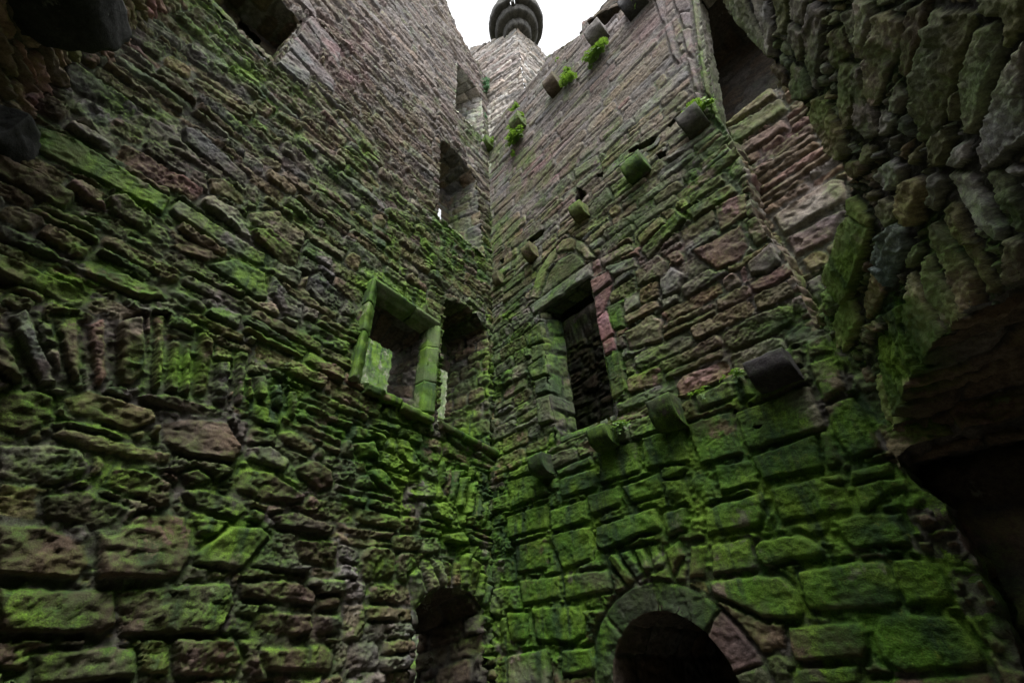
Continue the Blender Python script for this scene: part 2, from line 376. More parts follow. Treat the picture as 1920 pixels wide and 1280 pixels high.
# ------------------------------------------------------------------ object helpers
def tag(o, label, cat, group=None, kind=None):
    o['label'] = label; o['category'] = cat
    if group: o['group'] = group
    if kind: o['kind'] = kind
    return o
def thing(name, loc, label, cat, group=None):
    o = bpy.data.objects.new(name, None); S.collection.objects.link(o); o.location = loc; o.empty_display_size = .3
    return tag(o, label, cat, group, 'thing')
def origin(p):
    x = Vector((0, 0, 0))
    while p is not None: x += p.location; p = p.parent
    return np.array(x)
def link_mesh(name, V, faces, mat, parent=None, alb=None, moss=None, smooth=True):
    V = np.asarray(V, float)
    if parent is not None: V = V-origin(parent)
    me = bpy.data.meshes.new(name)
    if isinstance(faces, np.ndarray):
        n = len(faces); me.vertices.add(len(V)); me.vertices.foreach_set('co', V.astype(np.float32).ravel())
        me.loops.add(n*4); me.loops.foreach_set('vertex_index', faces.astype(np.int32).ravel())
        me.polygons.add(n); me.polygons.foreach_set('loop_start', np.arange(0, n*4, 4, dtype=np.int32))
        me.update(calc_edges=True); me.validate()
    else:
        me.from_pydata([tuple(v) for v in V], [], faces); me.update()
    if smooth: me.polygons.foreach_set('use_smooth', np.ones(len(me.polygons), bool))
    if alb is not None:
        a = me.attributes.new('alb', 'FLOAT_COLOR', 'POINT'); a.data.foreach_set('color', np.c_[alb, np.ones(len(alb))].astype(np.float32).ravel())
    if moss is not None:
        a = me.attributes.new('moss', 'FLOAT', 'POINT'); a.data.foreach_set('value', moss.astype(np.float32))
    me.materials.append(mat)
    o = bpy.data.objects.new(name, me); S.collection.objects.link(o)
    if parent is not None: o.parent = parent
    return o
def grid_faces(nu, nv):
    i = np.arange(nu-1)[:, None]*nv+np.arange(nv-1)[None]
    i = i.ravel(); return np.stack([i, i+nv, i+nv+1, i+1], -1)

class Wall:
    "a masonry face: its plane, stone layout, style and traced stones"
    def __init__(s, fr, layout, st, polys=(), hoff=None):
        s.fr, s.layout, s.st, s.polys, s.hoff = fr, layout, st, list(polys), hoff
    def surf(s, u, v): return surface(np.asarray(u, float), np.asarray(v, float), s.layout, s.st, s.polys, s.hoff)
    def build(s, name, parent, us, vs, holes=(), outline=None, mossk=1., parts=()):
        U, V = np.meshgrid(us, vs, indexing='ij'); nu, nv = U.shape; u = U.ravel().copy(); v = V.ravel().copy()
        fc = grid_faces(nu, nv); cu = u[fc].mean(1); cv = v[fc].mean(1); keep = np.ones(len(fc), bool)
        cuts = [(np.asarray(h), False) for h in holes]+([(np.asarray(outline), True)] if outline is not None else [])
        du = np.gradient(np.asarray(us)); dv = np.gradient(np.asarray(vs)); cell = np.sqrt(du[:, None]*dv[None]).ravel()
        for pl, inv in cuts:
            x0, y0 = pl.min(0)-.1; x1, y1 = pl.max(0)+.1
            m = np.where((cu > x0) & (cu < x1) & (cv > y0) & (cv < y1))[0]
            q, _, _ = poly_sd(cu[m], cv[m], pl)
            if inv:
                k = np.zeros(len(fc), bool); k[m[q < 0]] = True; keep &= k
            else: keep[m[q < 0]] = False
        used = np.zeros(len(u), bool); used[fc[keep].ravel()] = True
        for pl, inv in cuts:
            x0, y0 = pl.min(0)-.1; x1, y1 = pl.max(0)+.1
            m = np.where(used & (u > x0) & (u < x1) & (v > y0) & (v < y1))[0]
            q, a, b = poly_sd(u[m], v[m], pl); q = -q if inv else q
            k = (q < 0) | (np.abs(q) < .35*cell[m]); u[m[k]] = a[k]; v[m[k]] = b[k]
        fc = fc[keep]; idx = np.cumsum(used)-1; u = u[used]; v = v[used]; fc = idx[fc]
        h, alb, mo, pr = s.surf(u, v)
        P = s.fr.pt(u, v, h)
        alb = pink_mix(P, alb)
        # faces must look out of the wall
        n = np.cross(P[fc[0][1]]-P[fc[0][0]], P[fc[0][3]]-P[fc[0][0]])
        if n@s.fr.n3 < 0: fc = fc[:, ::-1]
        mo = mo+mossk*moss_at(P)
        if parts:                                  # dressed members become parts of their own
            cu, cv = u[fc].mean(1), v[fc].mean(1); left = np.ones(len(fc), bool)
            for pn, pp_ in parts:
                pp_ = np.asarray(pp_); m = np.where(left & (cu > pp_[:, 0].min()) & (cu < pp_[:, 0].max()) & (cv > pp_[:, 1].min()) & (cv < pp_[:, 1].max()))[0]
                if not len(m): continue
                q, _, _ = poly_sd(cu[m], cv[m], pp_); m = m[q < 0]
                if not len(m): continue
                left[m] = False; us_, inv = np.unique(fc[m].ravel(), return_inverse=True)
                link_mesh(pn, P[us_], inv.reshape(-1, 4), MAS, parent, alb[us_], mo[us_])
            fc = fc[left]; us_, inv = np.unique(fc.ravel(), return_inverse=True)
            P, alb, mo, fc = P[us_], alb[us_], mo[us_], inv.reshape(-1, 4)
        return link_mesh(name, P, fc, MAS, parent, alb, mo)

def resample(pl, step, closed=False):
    pl = np.asarray(pl, float)
    if closed: pl = np.r_[pl, pl[:1]]
    L = np.r_[0, np.cumsum(np.linalg.norm(np.diff(pl, axis=0), axis=1))]
    n = max(3, int(L[-1]/step)+1); s = np.linspace(0, L[-1], n)
    return np.stack([np.interp(s, L, pl[:, k]) for k in range(pl.shape[1])], -1), s
def loft(name, parent, wall, front, back3, layout, st, centre, step=.02, mossk=1., tdens=None, follow=True):
    """reveal of an opening: from the outline on the wall face (uv) to 3-D points behind it"""
    front = np.asarray(front, float); back3 = np.asarray(back3, float)
    both = np.c_[front, back3]
    L = np.r_[0, np.cumsum(np.linalg.norm(np.diff(front, axis=0), axis=1))]
    n = max(4, int(L[-1]/step)+1); s = np.linspace(0, L[-1], n)
    f = np.stack([np.interp(s, L, both[:, k]) for k in range(5)], -1)
    fu, fv, B = f[:, 0], f[:, 1], f[:, 2:]
    A = wall.fr.pt(fu, fv, 0.)
    D = np.linalg.norm(B-A, axis=1).mean(); nt_ = max(4, int(D/(tdens or step))+1); t = np.linspace(0, 1, nt_)
    P = A[:, None]*(1-t)[None, :, None]+B[:, None]*t[None, :, None]
    ds = np.gradient(P, axis=0); dt = np.gradient(P, axis=1); nn = np.cross(ds, dt); nn /= np.linalg.norm(nn, axis=-1, keepdims=True)+1e-9
    c3 = np.asarray(centre, float); sgn = np.sign(((c3-P)*nn).sum(-1).mean()); nn *= sgn
    Ss, Tt = np.meshgrid(s, t*D, indexing='ij')
    h, alb, mo, pr = surface(Tt.ravel(), Ss.ravel(), layout, st)
    h = h.reshape(Ss.shape); fade = sstep(0, .05, Tt)
    P2 = P+nn*(h*fade)[..., None]
    if follow:
        hw = wall.surf(fu, fv)[0]
        P2 = P2+wall.fr.n3[None, None]*(hw[:, None]*(1-sstep(0, .10, Tt)))[..., None]
    fc = grid_faces(*Ss.shape)
    if sgn < 0: fc = fc[:, ::-1]
    lip = P2[:, 0]-nn[:, 0]*.05-wall.fr.n3[None]*.014
    n0, m0 = Ss.shape; V = np.concatenate([lip[:, None], P2], 1).reshape(-1, 3)
    ex = lambda a: np.concatenate([a.reshape(n0, m0, -1)[:, :1], a.reshape(n0, m0, -1)], 1).reshape(n0*(m0+1), -1)
    alb = ex(alb); mo = ex(mo)[:, 0]; fc = grid_faces(n0, m0+1)
    if sgn < 0: fc = fc[:, ::-1]
    return link_mesh(name, V, fc, MAS, parent, alb, mo+mossk*moss_at(V))
def slab(name, parent, P, ax, profile, width, st, seed=0, seg=None, col=None, moss=.2, amp=.012, mossk=1., taper=0.):
    """a dressed stone: closed profile (out, up) swept along ax from -width/2 to width/2, roughened"""
    P = np.asarray(P, float)
    z3 = np.array(ax[2], float) if len(ax) > 2 else np.array([0, 0, 1.])
    ax3 = np.array([*ax[0], 0.])[:3]; n3 = np.array([*ax[1], 0.])[:3]
    pr, _ = resample(profile, .022, closed=True); pr = pr[:-1]; M = len(pr); c = pr.mean(0)
    nw = max(4, int(width/.025)+1); xs = np.linspace(-width/2, width/2, nw)
    rings = []
    for k in (.0, .4, .8, .97): rings.append((xs[0], k))
    for i, x in enumerate(xs): rings.append((x, 1. if 0 < i < nw-1 else .995))
    for k in (.97, .8, .4, .0): rings.append((xs[-1], k))
    V = np.array([[x, *(c+(pr[j]-c)*k)] for (x, k) in rings for j in range(M)])
    nr = len(rings); fc = []
    for i in range(nr-1):
        for j in range(M): fc.append((i*M+j, i*M+(j+1) % M, (i+1)*M+(j+1) % M, (i+1)*M+j))
    fc = np.array(fc)
    x, o, z = V[:, 0], V[:, 1], V[:, 2]
    dsp = amp*(fbm(x*7+o*5+seed, z*7+seed*1.7, seed, 3)+.5*noise(x*20+o*13, z*20+seed, seed+4))
    cx = V-np.array([0, c[0], c[1]]); cx /= np.linalg.norm(cx, axis=1, keepdims=True)+1e-6
    V = V+cx*dsp[:, None]
    W = P+V[:, :1]*ax3+V[:, 1:2]*n3+V[:, 2:3]*z3
    rg = random.Random(seed); pal = st['pal']; col = col or rg.choices([p[0] for p in pal], [p[1] for p in pal])[0]
    alb = np.array(col)[None]*(1+.35*fbm(x*4+o*3+seed, z*4, seed+9, 3))[:, None]
    v1 = W[fc[M*5][1]]-W[fc[M*5][0]]; v2 = W[fc[M*5][3]]-W[fc[M*5][0]]
    # orient outward
    ctr = W[fc].mean(1); nrm = np.cross(W[fc[:, 1]]-W[fc[:, 0]], W[fc[:, 3]]-W[fc[:, 0]])
    if ((ctr-W.mean(0))*nrm).sum() < 0: fc = fc[:, ::-1]
    return link_mesh(name, W, fc, MAS, parent, np.clip(alb, .015, .8), np.full(len(W), moss)+mossk*moss_at(W))
def corbel_profile(out, h, round_=.55):
    pts = [(-.12, 0), (out, 0), (out, -h*(1-round_))]
    for a in np.linspace(0, 90, 7)[1:]:
        pts.append((out*(1-.75)+out*.75*math.cos(R(a)), -h*(1-round_)-h*round_*math.sin(R(a))))
    pts.append((-.12, -h)); return [(a, b+h/2) for a, b in pts]

def lin(a, b, st0, st1=None):
    "graded coordinates from a to b, step growing from st0 to st1"
    st1 = st1 or st0; x = [a]
    while x[-1] < b: x.append(x[-1]+st0+(st1-st0)*(x[-1]-a)/(b-a))
    x = np.array(x); return a+(x-a)*(b-a)/(x[-1]-a)
def lam(pts, **k): return (pts, k)

# ================================================================== LEFT WALL (A)
STA = mkstyle(seed=11, hs=(.004, .036), mdep=.020, edge=.018, tilt=.15, rough=1.3, pit=.6, moss=.22, facet=.5, high=(6, 11, (.195, .168, .168), .55), flat=(7, 13, .7), bed=.55, mort=(.085, .08, .07),
              pal=[(BROWN, 3), (DBROWN, 2), (GREY, 2), (OCHRE, 1.5), (DGREY, 1.5), (PINK, .25)])
LAYA = Courses(101, -.1, 17.5, [(-1, .14, .26, .3, .75), (2.9, .10, .24, .25, .7), (4.3, .11, .25, .22, .75), (7.5, .12, .25, .3, .9), (11, .14, .27, .4, .9)], rot=.12, wob=.055, split=.3)
pa = []
def A_(pts, **k):
    y = sum(q[1] for q in pts)/len(pts); x = pts[0][0]
    if 'col' not in k and y > 890 and x < 700: k['col'] = [(.10, .075, .055), (.085, .08, .05), (.12, .085, .07), (.09, .085, .07), (.075, .06, .045)][int(x+y) % 5]
    pa.append((FA.poly(pts), k))
for q in [
 [(120,747),(165,730),(225,747),(290,770),(295,790),(240,807),(130,772)], [(255,740),(310,737),(435,767),(430,777),(390,780),(280,757)],
 [(85,812),(120,800),(320,850),(320,867),(280,867),(150,837)], [(305,792),(360,782),(430,792),(452,845),(440,867),(350,855),(305,832)],
 [(-10,835),(75,830),(150,840),(170,865),(165,885),(100,910),(-10,895)], [(185,895),(210,870),(280,880),(325,905),(320,940),(300,952),(260,930),(190,910)],
 [(340,885),(370,877),(400,895),(400,907),(345,910)], [(410,900),(465,875),(510,885),(575,930),(565,940),(490,940),(450,920)],
 [(335,917),(390,915),(465,940),(465,960),(440,975),(365,952)], [(80,927),(165,917),(240,950),(220,980),(190,990),(82,975)],
 [(-10,980),(100,985),(165,1020),(170,1055),(145,1085),(65,1085),(-10,1075)], [(185,1000),(220,1000),(260,960),(350,965),(362,990),(360,1035),(340,1080),(280,1087),(180,1087)],
 [(450,1090),(540,1085),(590,1105),(590,1135),(450,1120)], [(-10,1097),(215,1105),(217,1170),(190,1190),(-10,1190)],
 [(220,1105),(350,1095),(430,1090),(440,1135),(400,1190),(225,1190)], [(490,1145),(580,1150),(585,1185),(550,1195),(475,1185)],
 [(325,1195),(440,1195),(455,1235),(445,1270),(325,1265)], [(490,1215),(610,1205),(630,1225),(620,1260),(500,1257)],
 [(510,965),(550,957),(630,985),(615,1002),(520,990)], [(555,1010),(635,1012),(632,1065),(560,1050)],
 [(555,875),(585,860),(620,880),(625,910),(600,922),(560,895)], [(465,837),(505,835),(542,860),(535,885),(465,860)],
 [(520,810),(545,802),(595,835),(585,855),(530,830)], [(590,1120),(635,1115),(640,1140),(592,1143)], [(595,1150),(640,1150),(640,1190),(592,1185)],
 [(65,1225),(210,1205),(255,1220),(255,1270),(65,1285)], [(0,735),(60,730),(105,745),(95,790),(40,815),(-10,800)],
 [(155,495),(180,487),(305,545),(310,560),(270,565),(160,515)], [(310,545),(330,535),(390,575),(380,585)], [(330,580),(380,590),(460,630),(455,640),(420,630)],
 [(200,372),(230,368),(310,430),(325,455),(300,455),(205,395)], [(390,335),(420,335),(460,370),(455,385),(395,360)], [(465,395),(520,395),(570,440),(565,470),(540,465),(470,415)],
 [(470,430),(500,430),(565,475),(555,500),(530,495),(475,450)], [(340,240),(370,245),(465,330),(455,350),(345,270)],
 [(575,520),(600,510),(650,560),(640,580),(600,570),(578,545)], [(510,515),(540,550),(570,570),(565,605),(530,590),(505,550)]]: A_(q, h=.012)
# relieving arch: upright wedge stones
for q in [[(12,590),(52,580),(112,722),(70,728)], [(98,590),(150,590),(155,718),(128,716)], [(-20,640),(8,622),(50,718),(28,722),(-20,690)], [(160,606),(200,590),(206,700),(190,732),(174,722)],
 [(213,606),(270,590),(276,700),(247,728),(219,722)], [(288,588),(312,590),(311,652),(300,736),(281,731)], [(317,638),(341,638),(336,737),(306,736)], [(345,640),(364,636),(357,742),(335,741)],
 [(370,618),(402,640),(391,742),(359,741)], [(400,678),(432,678),(426,756),(395,754)], [(440,656),(466,663),(456,762),(438,757)], [(475,703),(502,700),(501,752),(479,747)], [(506,718),(531,714),(531,772),(511,763)], [(538,730),(558,735),(556,790),(540,780)]]:
    A_(q, h=.035, gap=.013)
A_([(55,258),(75,235),(140,260),(320,375),(305,407),(240,368),(60,278)], smooth=1, h=.012, moss=.12, col=OLIVE)
A_([(318,388),(332,376),(500,478),(498,498),(470,492),(325,407)], smooth=1, h=.014, col=(.165, .155, .14))
A_([(388,494),(440,484),(497,515),(501,562),(480,562)], smooth=1, h=.025, col=(.17, .175, .14), moss=.1)
A_([(362,1037),(430,984),(490,987),(507,1002),(455,1067),(365,1057)], smooth=1, h=.03, col=(.15, .135, .095), moss=.1)
# pale quoins beside the upper window
for q, c in [([(517,122),(540,96),(581,140),(575,170)], (.20, .20, .195)), ([(541,92),(556,68),(628,152),(624,176),(585,138)], (.22, .22, .215)), ([(558,66),(570,45),(600,82),(598,112)], (.21, .19, .185)), ([(572,42),(582,30),(640,95),(634,122),(604,86)], (.21, .195, .185)), ([(545,-8),(582,28),(594,48),(592,28),(570,-10)], (.21, .195, .185)),]:
    A_(q, smooth=1, h=.008, col=tuple(.6*k for k in c), gap=.003, wob=.6, moss=-.3)
# arch stones over the low doorway and the slanting courses above it
for q in [[(768,1076),(785,1062),(800,1112),(778,1140)], [(790,1050),(805,1045),(825,1100),(804,1112)], [(806,1043),(828,1050),(838,1098),(827,1100)], [(831,1048),(847,1055),(848,1096),(840,1098)], [(850,1052),(862,1050),(866,1098),(850,1096)],
 [(865,1040),(878,1036),(880,1102),(868,1100)], [(880,1040),(897,1058),(893,1112),(882,1103)], [(898,1070),(910,1080),(902,1130),(894,1116)], [(912,1090),(922,1100),(914,1140),(905,1132)]]: A_(q, h=.02)
for q in [[(822,870),(832,858),(838,905),(828,915)], [(835,880),(848,868),(842,930),(832,920)], [(850,880),(862,880),(856,945),(845,935)], [(865,895),(878,892),(868,960),(857,948)], [(882,905),(893,900),(884,965),(872,965)], [(895,920),(905,915),(900,975),(888,972)], [(905,945),(914,935),(912,985),(902,985)],
 [(690,880),(715,875),(755,925),(745,932),(700,905)], [(805,945),(835,940),(850,975),(842,982),(815,970)], [(830,1000),(870,995),(882,1022),(835,1015)], [(745,820),(765,825),(790,870),(770,885),(748,850)], [(660,830),(700,825),(712,860),(670,858)]]: A_(q, h=.03, moss=.25)

uvA = lambda *p: [FA.uv(*q) for q in p]
hA1 = [(1.30, 3.74), (2.14, 3.74), (2.14, 4.92), (1.30, 4.92)]
hA2 = [(1.04, 3.70)]+uvA((833,562),(852,564),(872,574),(892,592),(908,612))+[(.10, 5.64), (.10, 3.70)]
hA3 = [(1.17, -.1)]+uvA((780,1143),(800,1118),(830,1102),(862,1100),(890,1115),(906,1138))+[(.22, -.1)]
hA4 = uvA((821,405),(824,262),(840,270),(860,291),(880,318),(891,336),(898,400),(906,480))
hA5 = uvA((853,205),(857,118),(875,138),(892,162),(903,183),(905,225),(907,262))
hA6 = [(4.06, 7.27), (4.06, 8.62), (4.88, 8.5), (4.88, 7.32)]
HA = [np.array(h) for h in (hA1, hA2, hA3, hA4, hA5, hA6)]
topA = [(-.22, 14.3), (.10, 14.45), (.23, 14.5), (.42, 14.75), (.6, 14.7), (.8, 14.95), (.97, 14.9), (1.1, 15.2), (1.27, 15.2), (1.42, 15.6), (1.6, 15.75), (1.76, 16.2), (2.0, 16.5), (2.3, 16.9), (6.5, 17), (6.6, 7.4), (9.2, 7.2)]
outA = np.array([(9.2, -.05), (-.22, -.05)]+topA)
rootA = thing('stone_wall', (*FA.pt(2.5, 0.)[:2], 0), 'mossy brown rubble wall with a moulded window frame and a row of upright arch stones', 'wall')
WA = Wall(FA, LAYA, STA, pa)
usA = np.r_[lin(-.22, 5.05, .016, .0095)[:-1], lin(5.05, 9.2, .05)]
vsA = np.r_[lin(-.05, .85, .05)[:-1], lin(.85, 4.6, .0105)[:-1], lin(4.6, 9.2, .011, .018)[:-1], lin(9.2, 17, .019, .045)]
pxA = lambda pts: FA.poly(pts)
WA.build('masonry', rootA, usA, vsA, HA, outA, parts=[
    ('relieving_arch', pxA([(-20,575),(60,572),(200,585),(320,585),(470,655),(560,727),(558,796),(430,768),(300,746),(100,727),(-20,732)])),
    ('doorway_arch', pxA([(766,1074),(800,1042),(850,1040),(900,1052),(925,1098),(908,1142),(890,1113),(862,1098),(830,1100),(800,1115),(780,1145)])),
    ('window_quoin', pxA([(515,121),(545,-12),(600,48),(642,95),(634,124),(624,180),(575,174)]))])
STR = mkstyle(seed=23, hs=(.004, .018), mdep=.012, edge=.02, tilt=.05, rough=.55, pit=.15, pal=[(BROWN, 2), (GREY, 2), (PINK, 1), (DBROWN, 2), (OCHRE, 1)])
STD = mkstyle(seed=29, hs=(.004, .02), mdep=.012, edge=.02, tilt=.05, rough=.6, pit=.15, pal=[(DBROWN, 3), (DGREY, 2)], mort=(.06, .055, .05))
LAYR = Courses(207, -1, 30, [(-9, .2, .34, .25, .55)], rot=.02, wob=.012, split=.1)
LAYK = Courses(209, -1, 30, [(-9, .14, .28, .25, .55)], rot=.04, wob=.02, split=.2)
def back_pts(fr, d, pts): return np.array([fr.pt(u, v, -d) for u, v in pts])
def ctr(fr, pts, d): m = np.array(pts).mean(0); return fr.pt(m[0], m[1], -d)
def closed(p): return list(p)+[p[0]]
# framed window: deep reveal out to the open air
bA1 = [(1.33, 4.12), (1.80, 4.12), (1.80, 4.82), (1.33, 4.82)]
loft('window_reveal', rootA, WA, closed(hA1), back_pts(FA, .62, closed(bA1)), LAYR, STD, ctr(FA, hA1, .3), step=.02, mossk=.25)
mould = [(0, -.12), (0, .035), (.03, .04), (.035, .06), (.055, .065), (.06, .085), (.085, .09), (.09, .105), (.135, .11), (.135, -.12)]
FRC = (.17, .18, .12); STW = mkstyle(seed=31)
wf = thing('window_frame', (0, 0, 0), '', ''); del wf['label']; del wf['category']; del wf['kind']; wf.parent = rootA; wf.location = FA.pt(1.7, 4.3, 0.)-np.array(rootA.location)
d3, n3, Z3 = FA.d3, FA.n3, np.array([0, 0, 1.])
for k, (za, zb) in enumerate([(3.72, 4.28), (4.285, 4.66), (4.665, 5.0)]):
    slab('jamb', wf, FA.pt(2.115+.004*k, (za+zb)/2, .004*(k-1)), (Z3, d3, n3), mould, zb-za, STW, 3+k*7, col=FRC, moss=[.34, .2, .38][k], amp=.012)
for k, (za, zb) in enumerate([(3.74, 4.12), (4.125, 4.60), (4.605, 4.94)]):
    slab('jamb', wf, FA.pt(1.325-.003*k, (za+zb)/2, .004*(1-k)), (Z3, -d3, n3), mould, zb-za, STW, 4+k*5, col=FRC, moss=[.3, .12, .25][k], amp=.012)
for k, (ua, ub) in enumerate([(1.2, 1.62), (1.625, 2.25)]):
    slab('lintel', wf, FA.pt((ua+ub)/2, 4.88+.004*k, .003*k), (d3, Z3, n3), mould, ub-ua, STW, 5+k*3, col=FRC, moss=[.12, .28][k], amp=.013)
slab('sill', rootA, FA.pt(1.86, 3.70, .0), (d3, n3, Z3), [(-.1, -.05), (.10, -.05), (.11, .02), (.04, .06), (-.1, .07)], .42, STW, 6, moss=.5, amp=.025, col=BROWN)
slab('sill', rootA, FA.pt(1.42, 3.67, .0), (d3, n3, Z3), [(-.1, -.06), (.12, -.05), (.12, .02), (.04, .05), (-.1, .06)], .44, STW, 7, moss=.45, amp=.025, col=BROWN)
# string course running into the corner
for i, (a, b) in enumerate([(.02, .36), (.37, .66), (.67, 1.04)]):
    slab('string_course', rootA, FA.pt((a+b)/2, 3.655+.012*i, .0), (d3, n3, Z3), [(-.1, -.05), (.07, -.045), (.09, .0), (.08, .035), (-.1, .05)], b-a, STW, 10+i, moss=.4, amp=.014, col=DBROWN)
# arched recess by the corner
bA2 = [(1.04, 3.66), (1.04, 5.40), (.95, 5.5), (.80, 5.55), (.62, 5.55), (.45, 5.5), (.31, 5.40), (.29, 3.66)]
loft('recess_reveal', rootA, WA, hA2, back_pts(FA, .64, bA2), LAYK, mkstyle(seed=27, hs=(.004, .03), mdep=.018, edge=.02, tilt=.1, rough=1., pit=.4, moss=.2, pal=[(BROWN, 1), (OLIVE, 3), (DBROWN, 2), (DGREY, 1)], mort=(.08, .075, .065)), ctr(FA, hA2, .3), step=.018)
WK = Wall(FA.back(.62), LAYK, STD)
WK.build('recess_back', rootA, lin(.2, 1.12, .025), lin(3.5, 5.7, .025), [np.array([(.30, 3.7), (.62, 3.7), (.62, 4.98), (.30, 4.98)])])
# low doorway
bA3 = [(1.12, -.1), (1.12, 1.80), (1.0, 1.92), (.9, 1.97), (.74, 1.97), (.62, 1.92), (.51, 1.80), (.48, -.1)]
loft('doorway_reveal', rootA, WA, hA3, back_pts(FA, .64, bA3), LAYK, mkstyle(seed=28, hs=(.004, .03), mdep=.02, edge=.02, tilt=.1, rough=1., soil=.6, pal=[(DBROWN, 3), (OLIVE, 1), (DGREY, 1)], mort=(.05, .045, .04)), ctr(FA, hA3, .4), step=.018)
Wall(FA.back(.62), LAYK, STD).build('doorway_back', rootA, lin(.4, 1.25, .025), lin(-.05, 2.2, .03), [np.array([(.495, -.1), (.95, -.1), (.95, 1.78), (.495, 1.78)])])
# upper embrasures
b4 = [(1.32, 6.95), (1.32, 8.95), (1.15, 9.05), (.95, 9.08), (.75, 9.07), (.55, 9.0), (.5, 8.2), (.46, 6.95)]
loft('window_reveal', rootA, WA, closed(hA4), back_pts(FA, .62, closed(b4)), LAYR, mkstyle(seed=33, hs=(.004, .018), mdep=.010, tilt=.05, rough=.5, pit=.15, pal=[(DGREY, 2), (OLIVE, 1), (BROWN, 1)]), ctr(FA, hA4, .3), step=.022, mossk=.4)
Wall(FA.back(.6), LAYK, STD).build('recess_back', rootA, lin(.35, 1.4, .03), lin(6.8, 9.3, .03), [np.array([(.74, 7.0), (.98, 7.0), (.98, 8.40), (.74, 8.40)])])
b5 = [(1.15, 10.7), (1.1, 12.9), (.95, 13.0), (.7, 13.02), (.5, 12.95), (.36, 12.0), (.30, 10.7)]
loft('window_reveal', rootA, WA, closed(hA5), back_pts(FA, .62, closed(b5)), LAYR, mkstyle(seed=35, soil=1.1, hs=(.004, .018), mdep=.010, tilt=.05, rough=.5, pit=.1, pal=[(PALE, 2), (GREY, 2)]), ctr(FA, hA5, .3), step=.03, mossk=.15)
Wall(FA.back(.6), LAYK, STD).build('recess_back', rootA, lin(.2, 1.25, .04), lin(10.5, 13.3, .04))
b6 = [(4.10, 7.3), (4.10, 8.55), (4.85, 8.45), (4.85, 7.35)]
loft('window_reveal', rootA, WA, closed(hA6), back_pts(FA, .55, closed(b6)), LAYR, STR, ctr(FA, hA6, .25), step=.02)
Wall(FA.back(.53), LAYK, STD).build('recess_back', rootA, lin(3.95, 5.0, .03), lin(7.1, 8.8, .03), [np.array([(4.3, 8.0), (4.6, 8.0), (4.6, 8.4), (4.3, 8.4)])])
# wall head, end and outer face
eA = [(-.22, -.05), (-.22, 14.3)]; loft('wall_end', rootA, WA, eA, back_pts(FA, .66, eA), LAYR, STR, FA.pt(-5, 5., -.3), step=.1)
tl = np.array(topA)
loft('wall_head', rootA, WA, tl, back_pts(FA, .66, topA), LAYR, STR, FA.pt(2, 30, -.4), step=.06)
Wall(FA.back(.66), Courses(211, -.1, 18, [(-1, .2, .35, .3, .8)], split=.1), mkstyle(seed=37)).build('outer_face', rootA, lin(-.22, 9.2, .09), lin(-.05, 17, .12),
    [np.array([(1.1, 3.9), (2.1, 3.9), (2.1, 5.05), (1.1, 5.05)]), np.array([(.1, 3.6), (.85, 3.6), (.85, 5.2), (.1, 5.2)]), np.array([(.3, -.2), (1.1, -.2), (1.1, 2.0), (.3, 2.0)]), np.array([(.65, 6.9), (1.1, 6.9), (1.1, 8.6), (.65, 8.6)])], outA)

# ================================================================== FACING WALL (B)
THK = .10                                         # the lower storey stands proud of the upper
def ledge(u, v):
    e = 3.40+.035*noise(u*2.2, u*0+1.3, 5)+.02*noise(u*7, u*0, 6)
    return THK*(1-sstep(e-.01, e+.035, v))
FBL = FB.back(-THK)
STB = mkstyle(seed=41, lime=.7, hs=(.004, .026), mdep=.018, edge=.016, tilt=.10, rough=.9, pit=.35, moss=.12, facet=.4, high=(6.0, 10, (.195, .172, .172), .6), flat=(5.2, 8.2, .48), bed=.6, mort=(.085, .08, .07),
              pal=[(GREY, 3), (BROWN, 2.5), (PINK, .5), (DGREY, 1.5), (OCHRE, 1.2), (OLIVE, 1)])
class Two:
    def __init__(s, a, b, zb): s.a, s.b, s.zb = a, b, zb
    def __call__(s, u, v):
        r1 = s.a(u, v); r2 = s.b(u, v); m = s.zb(u, v)
        return tuple(np.where(m, x, y) for x, y in zip(r1, r2))
LAYB1 = Courses(303, -.1, 14, [(-1, .22, .34, .35, .8), (3.38, .13, .24, .28, .65), (5.4, .12, .23, .3, .75), (7.2, .11, .25, .35, 1.1), (10, .14, .26, .4, 1.0)], rot=.05, wob=.03, split=.2)
LAYB2 = Rubble(307, .20, .11, -.1, .022)
LAYB = Two(LAYB1, LAYB2, lambda u, v: ~((u > 3.52+.25*np.clip(2.1-v, 0, 2)*0) & (v < 2.45)))
pb = []
def B_(pts, low=False, **k): pb.append(((FBL if low else FB).poly(pts), k))
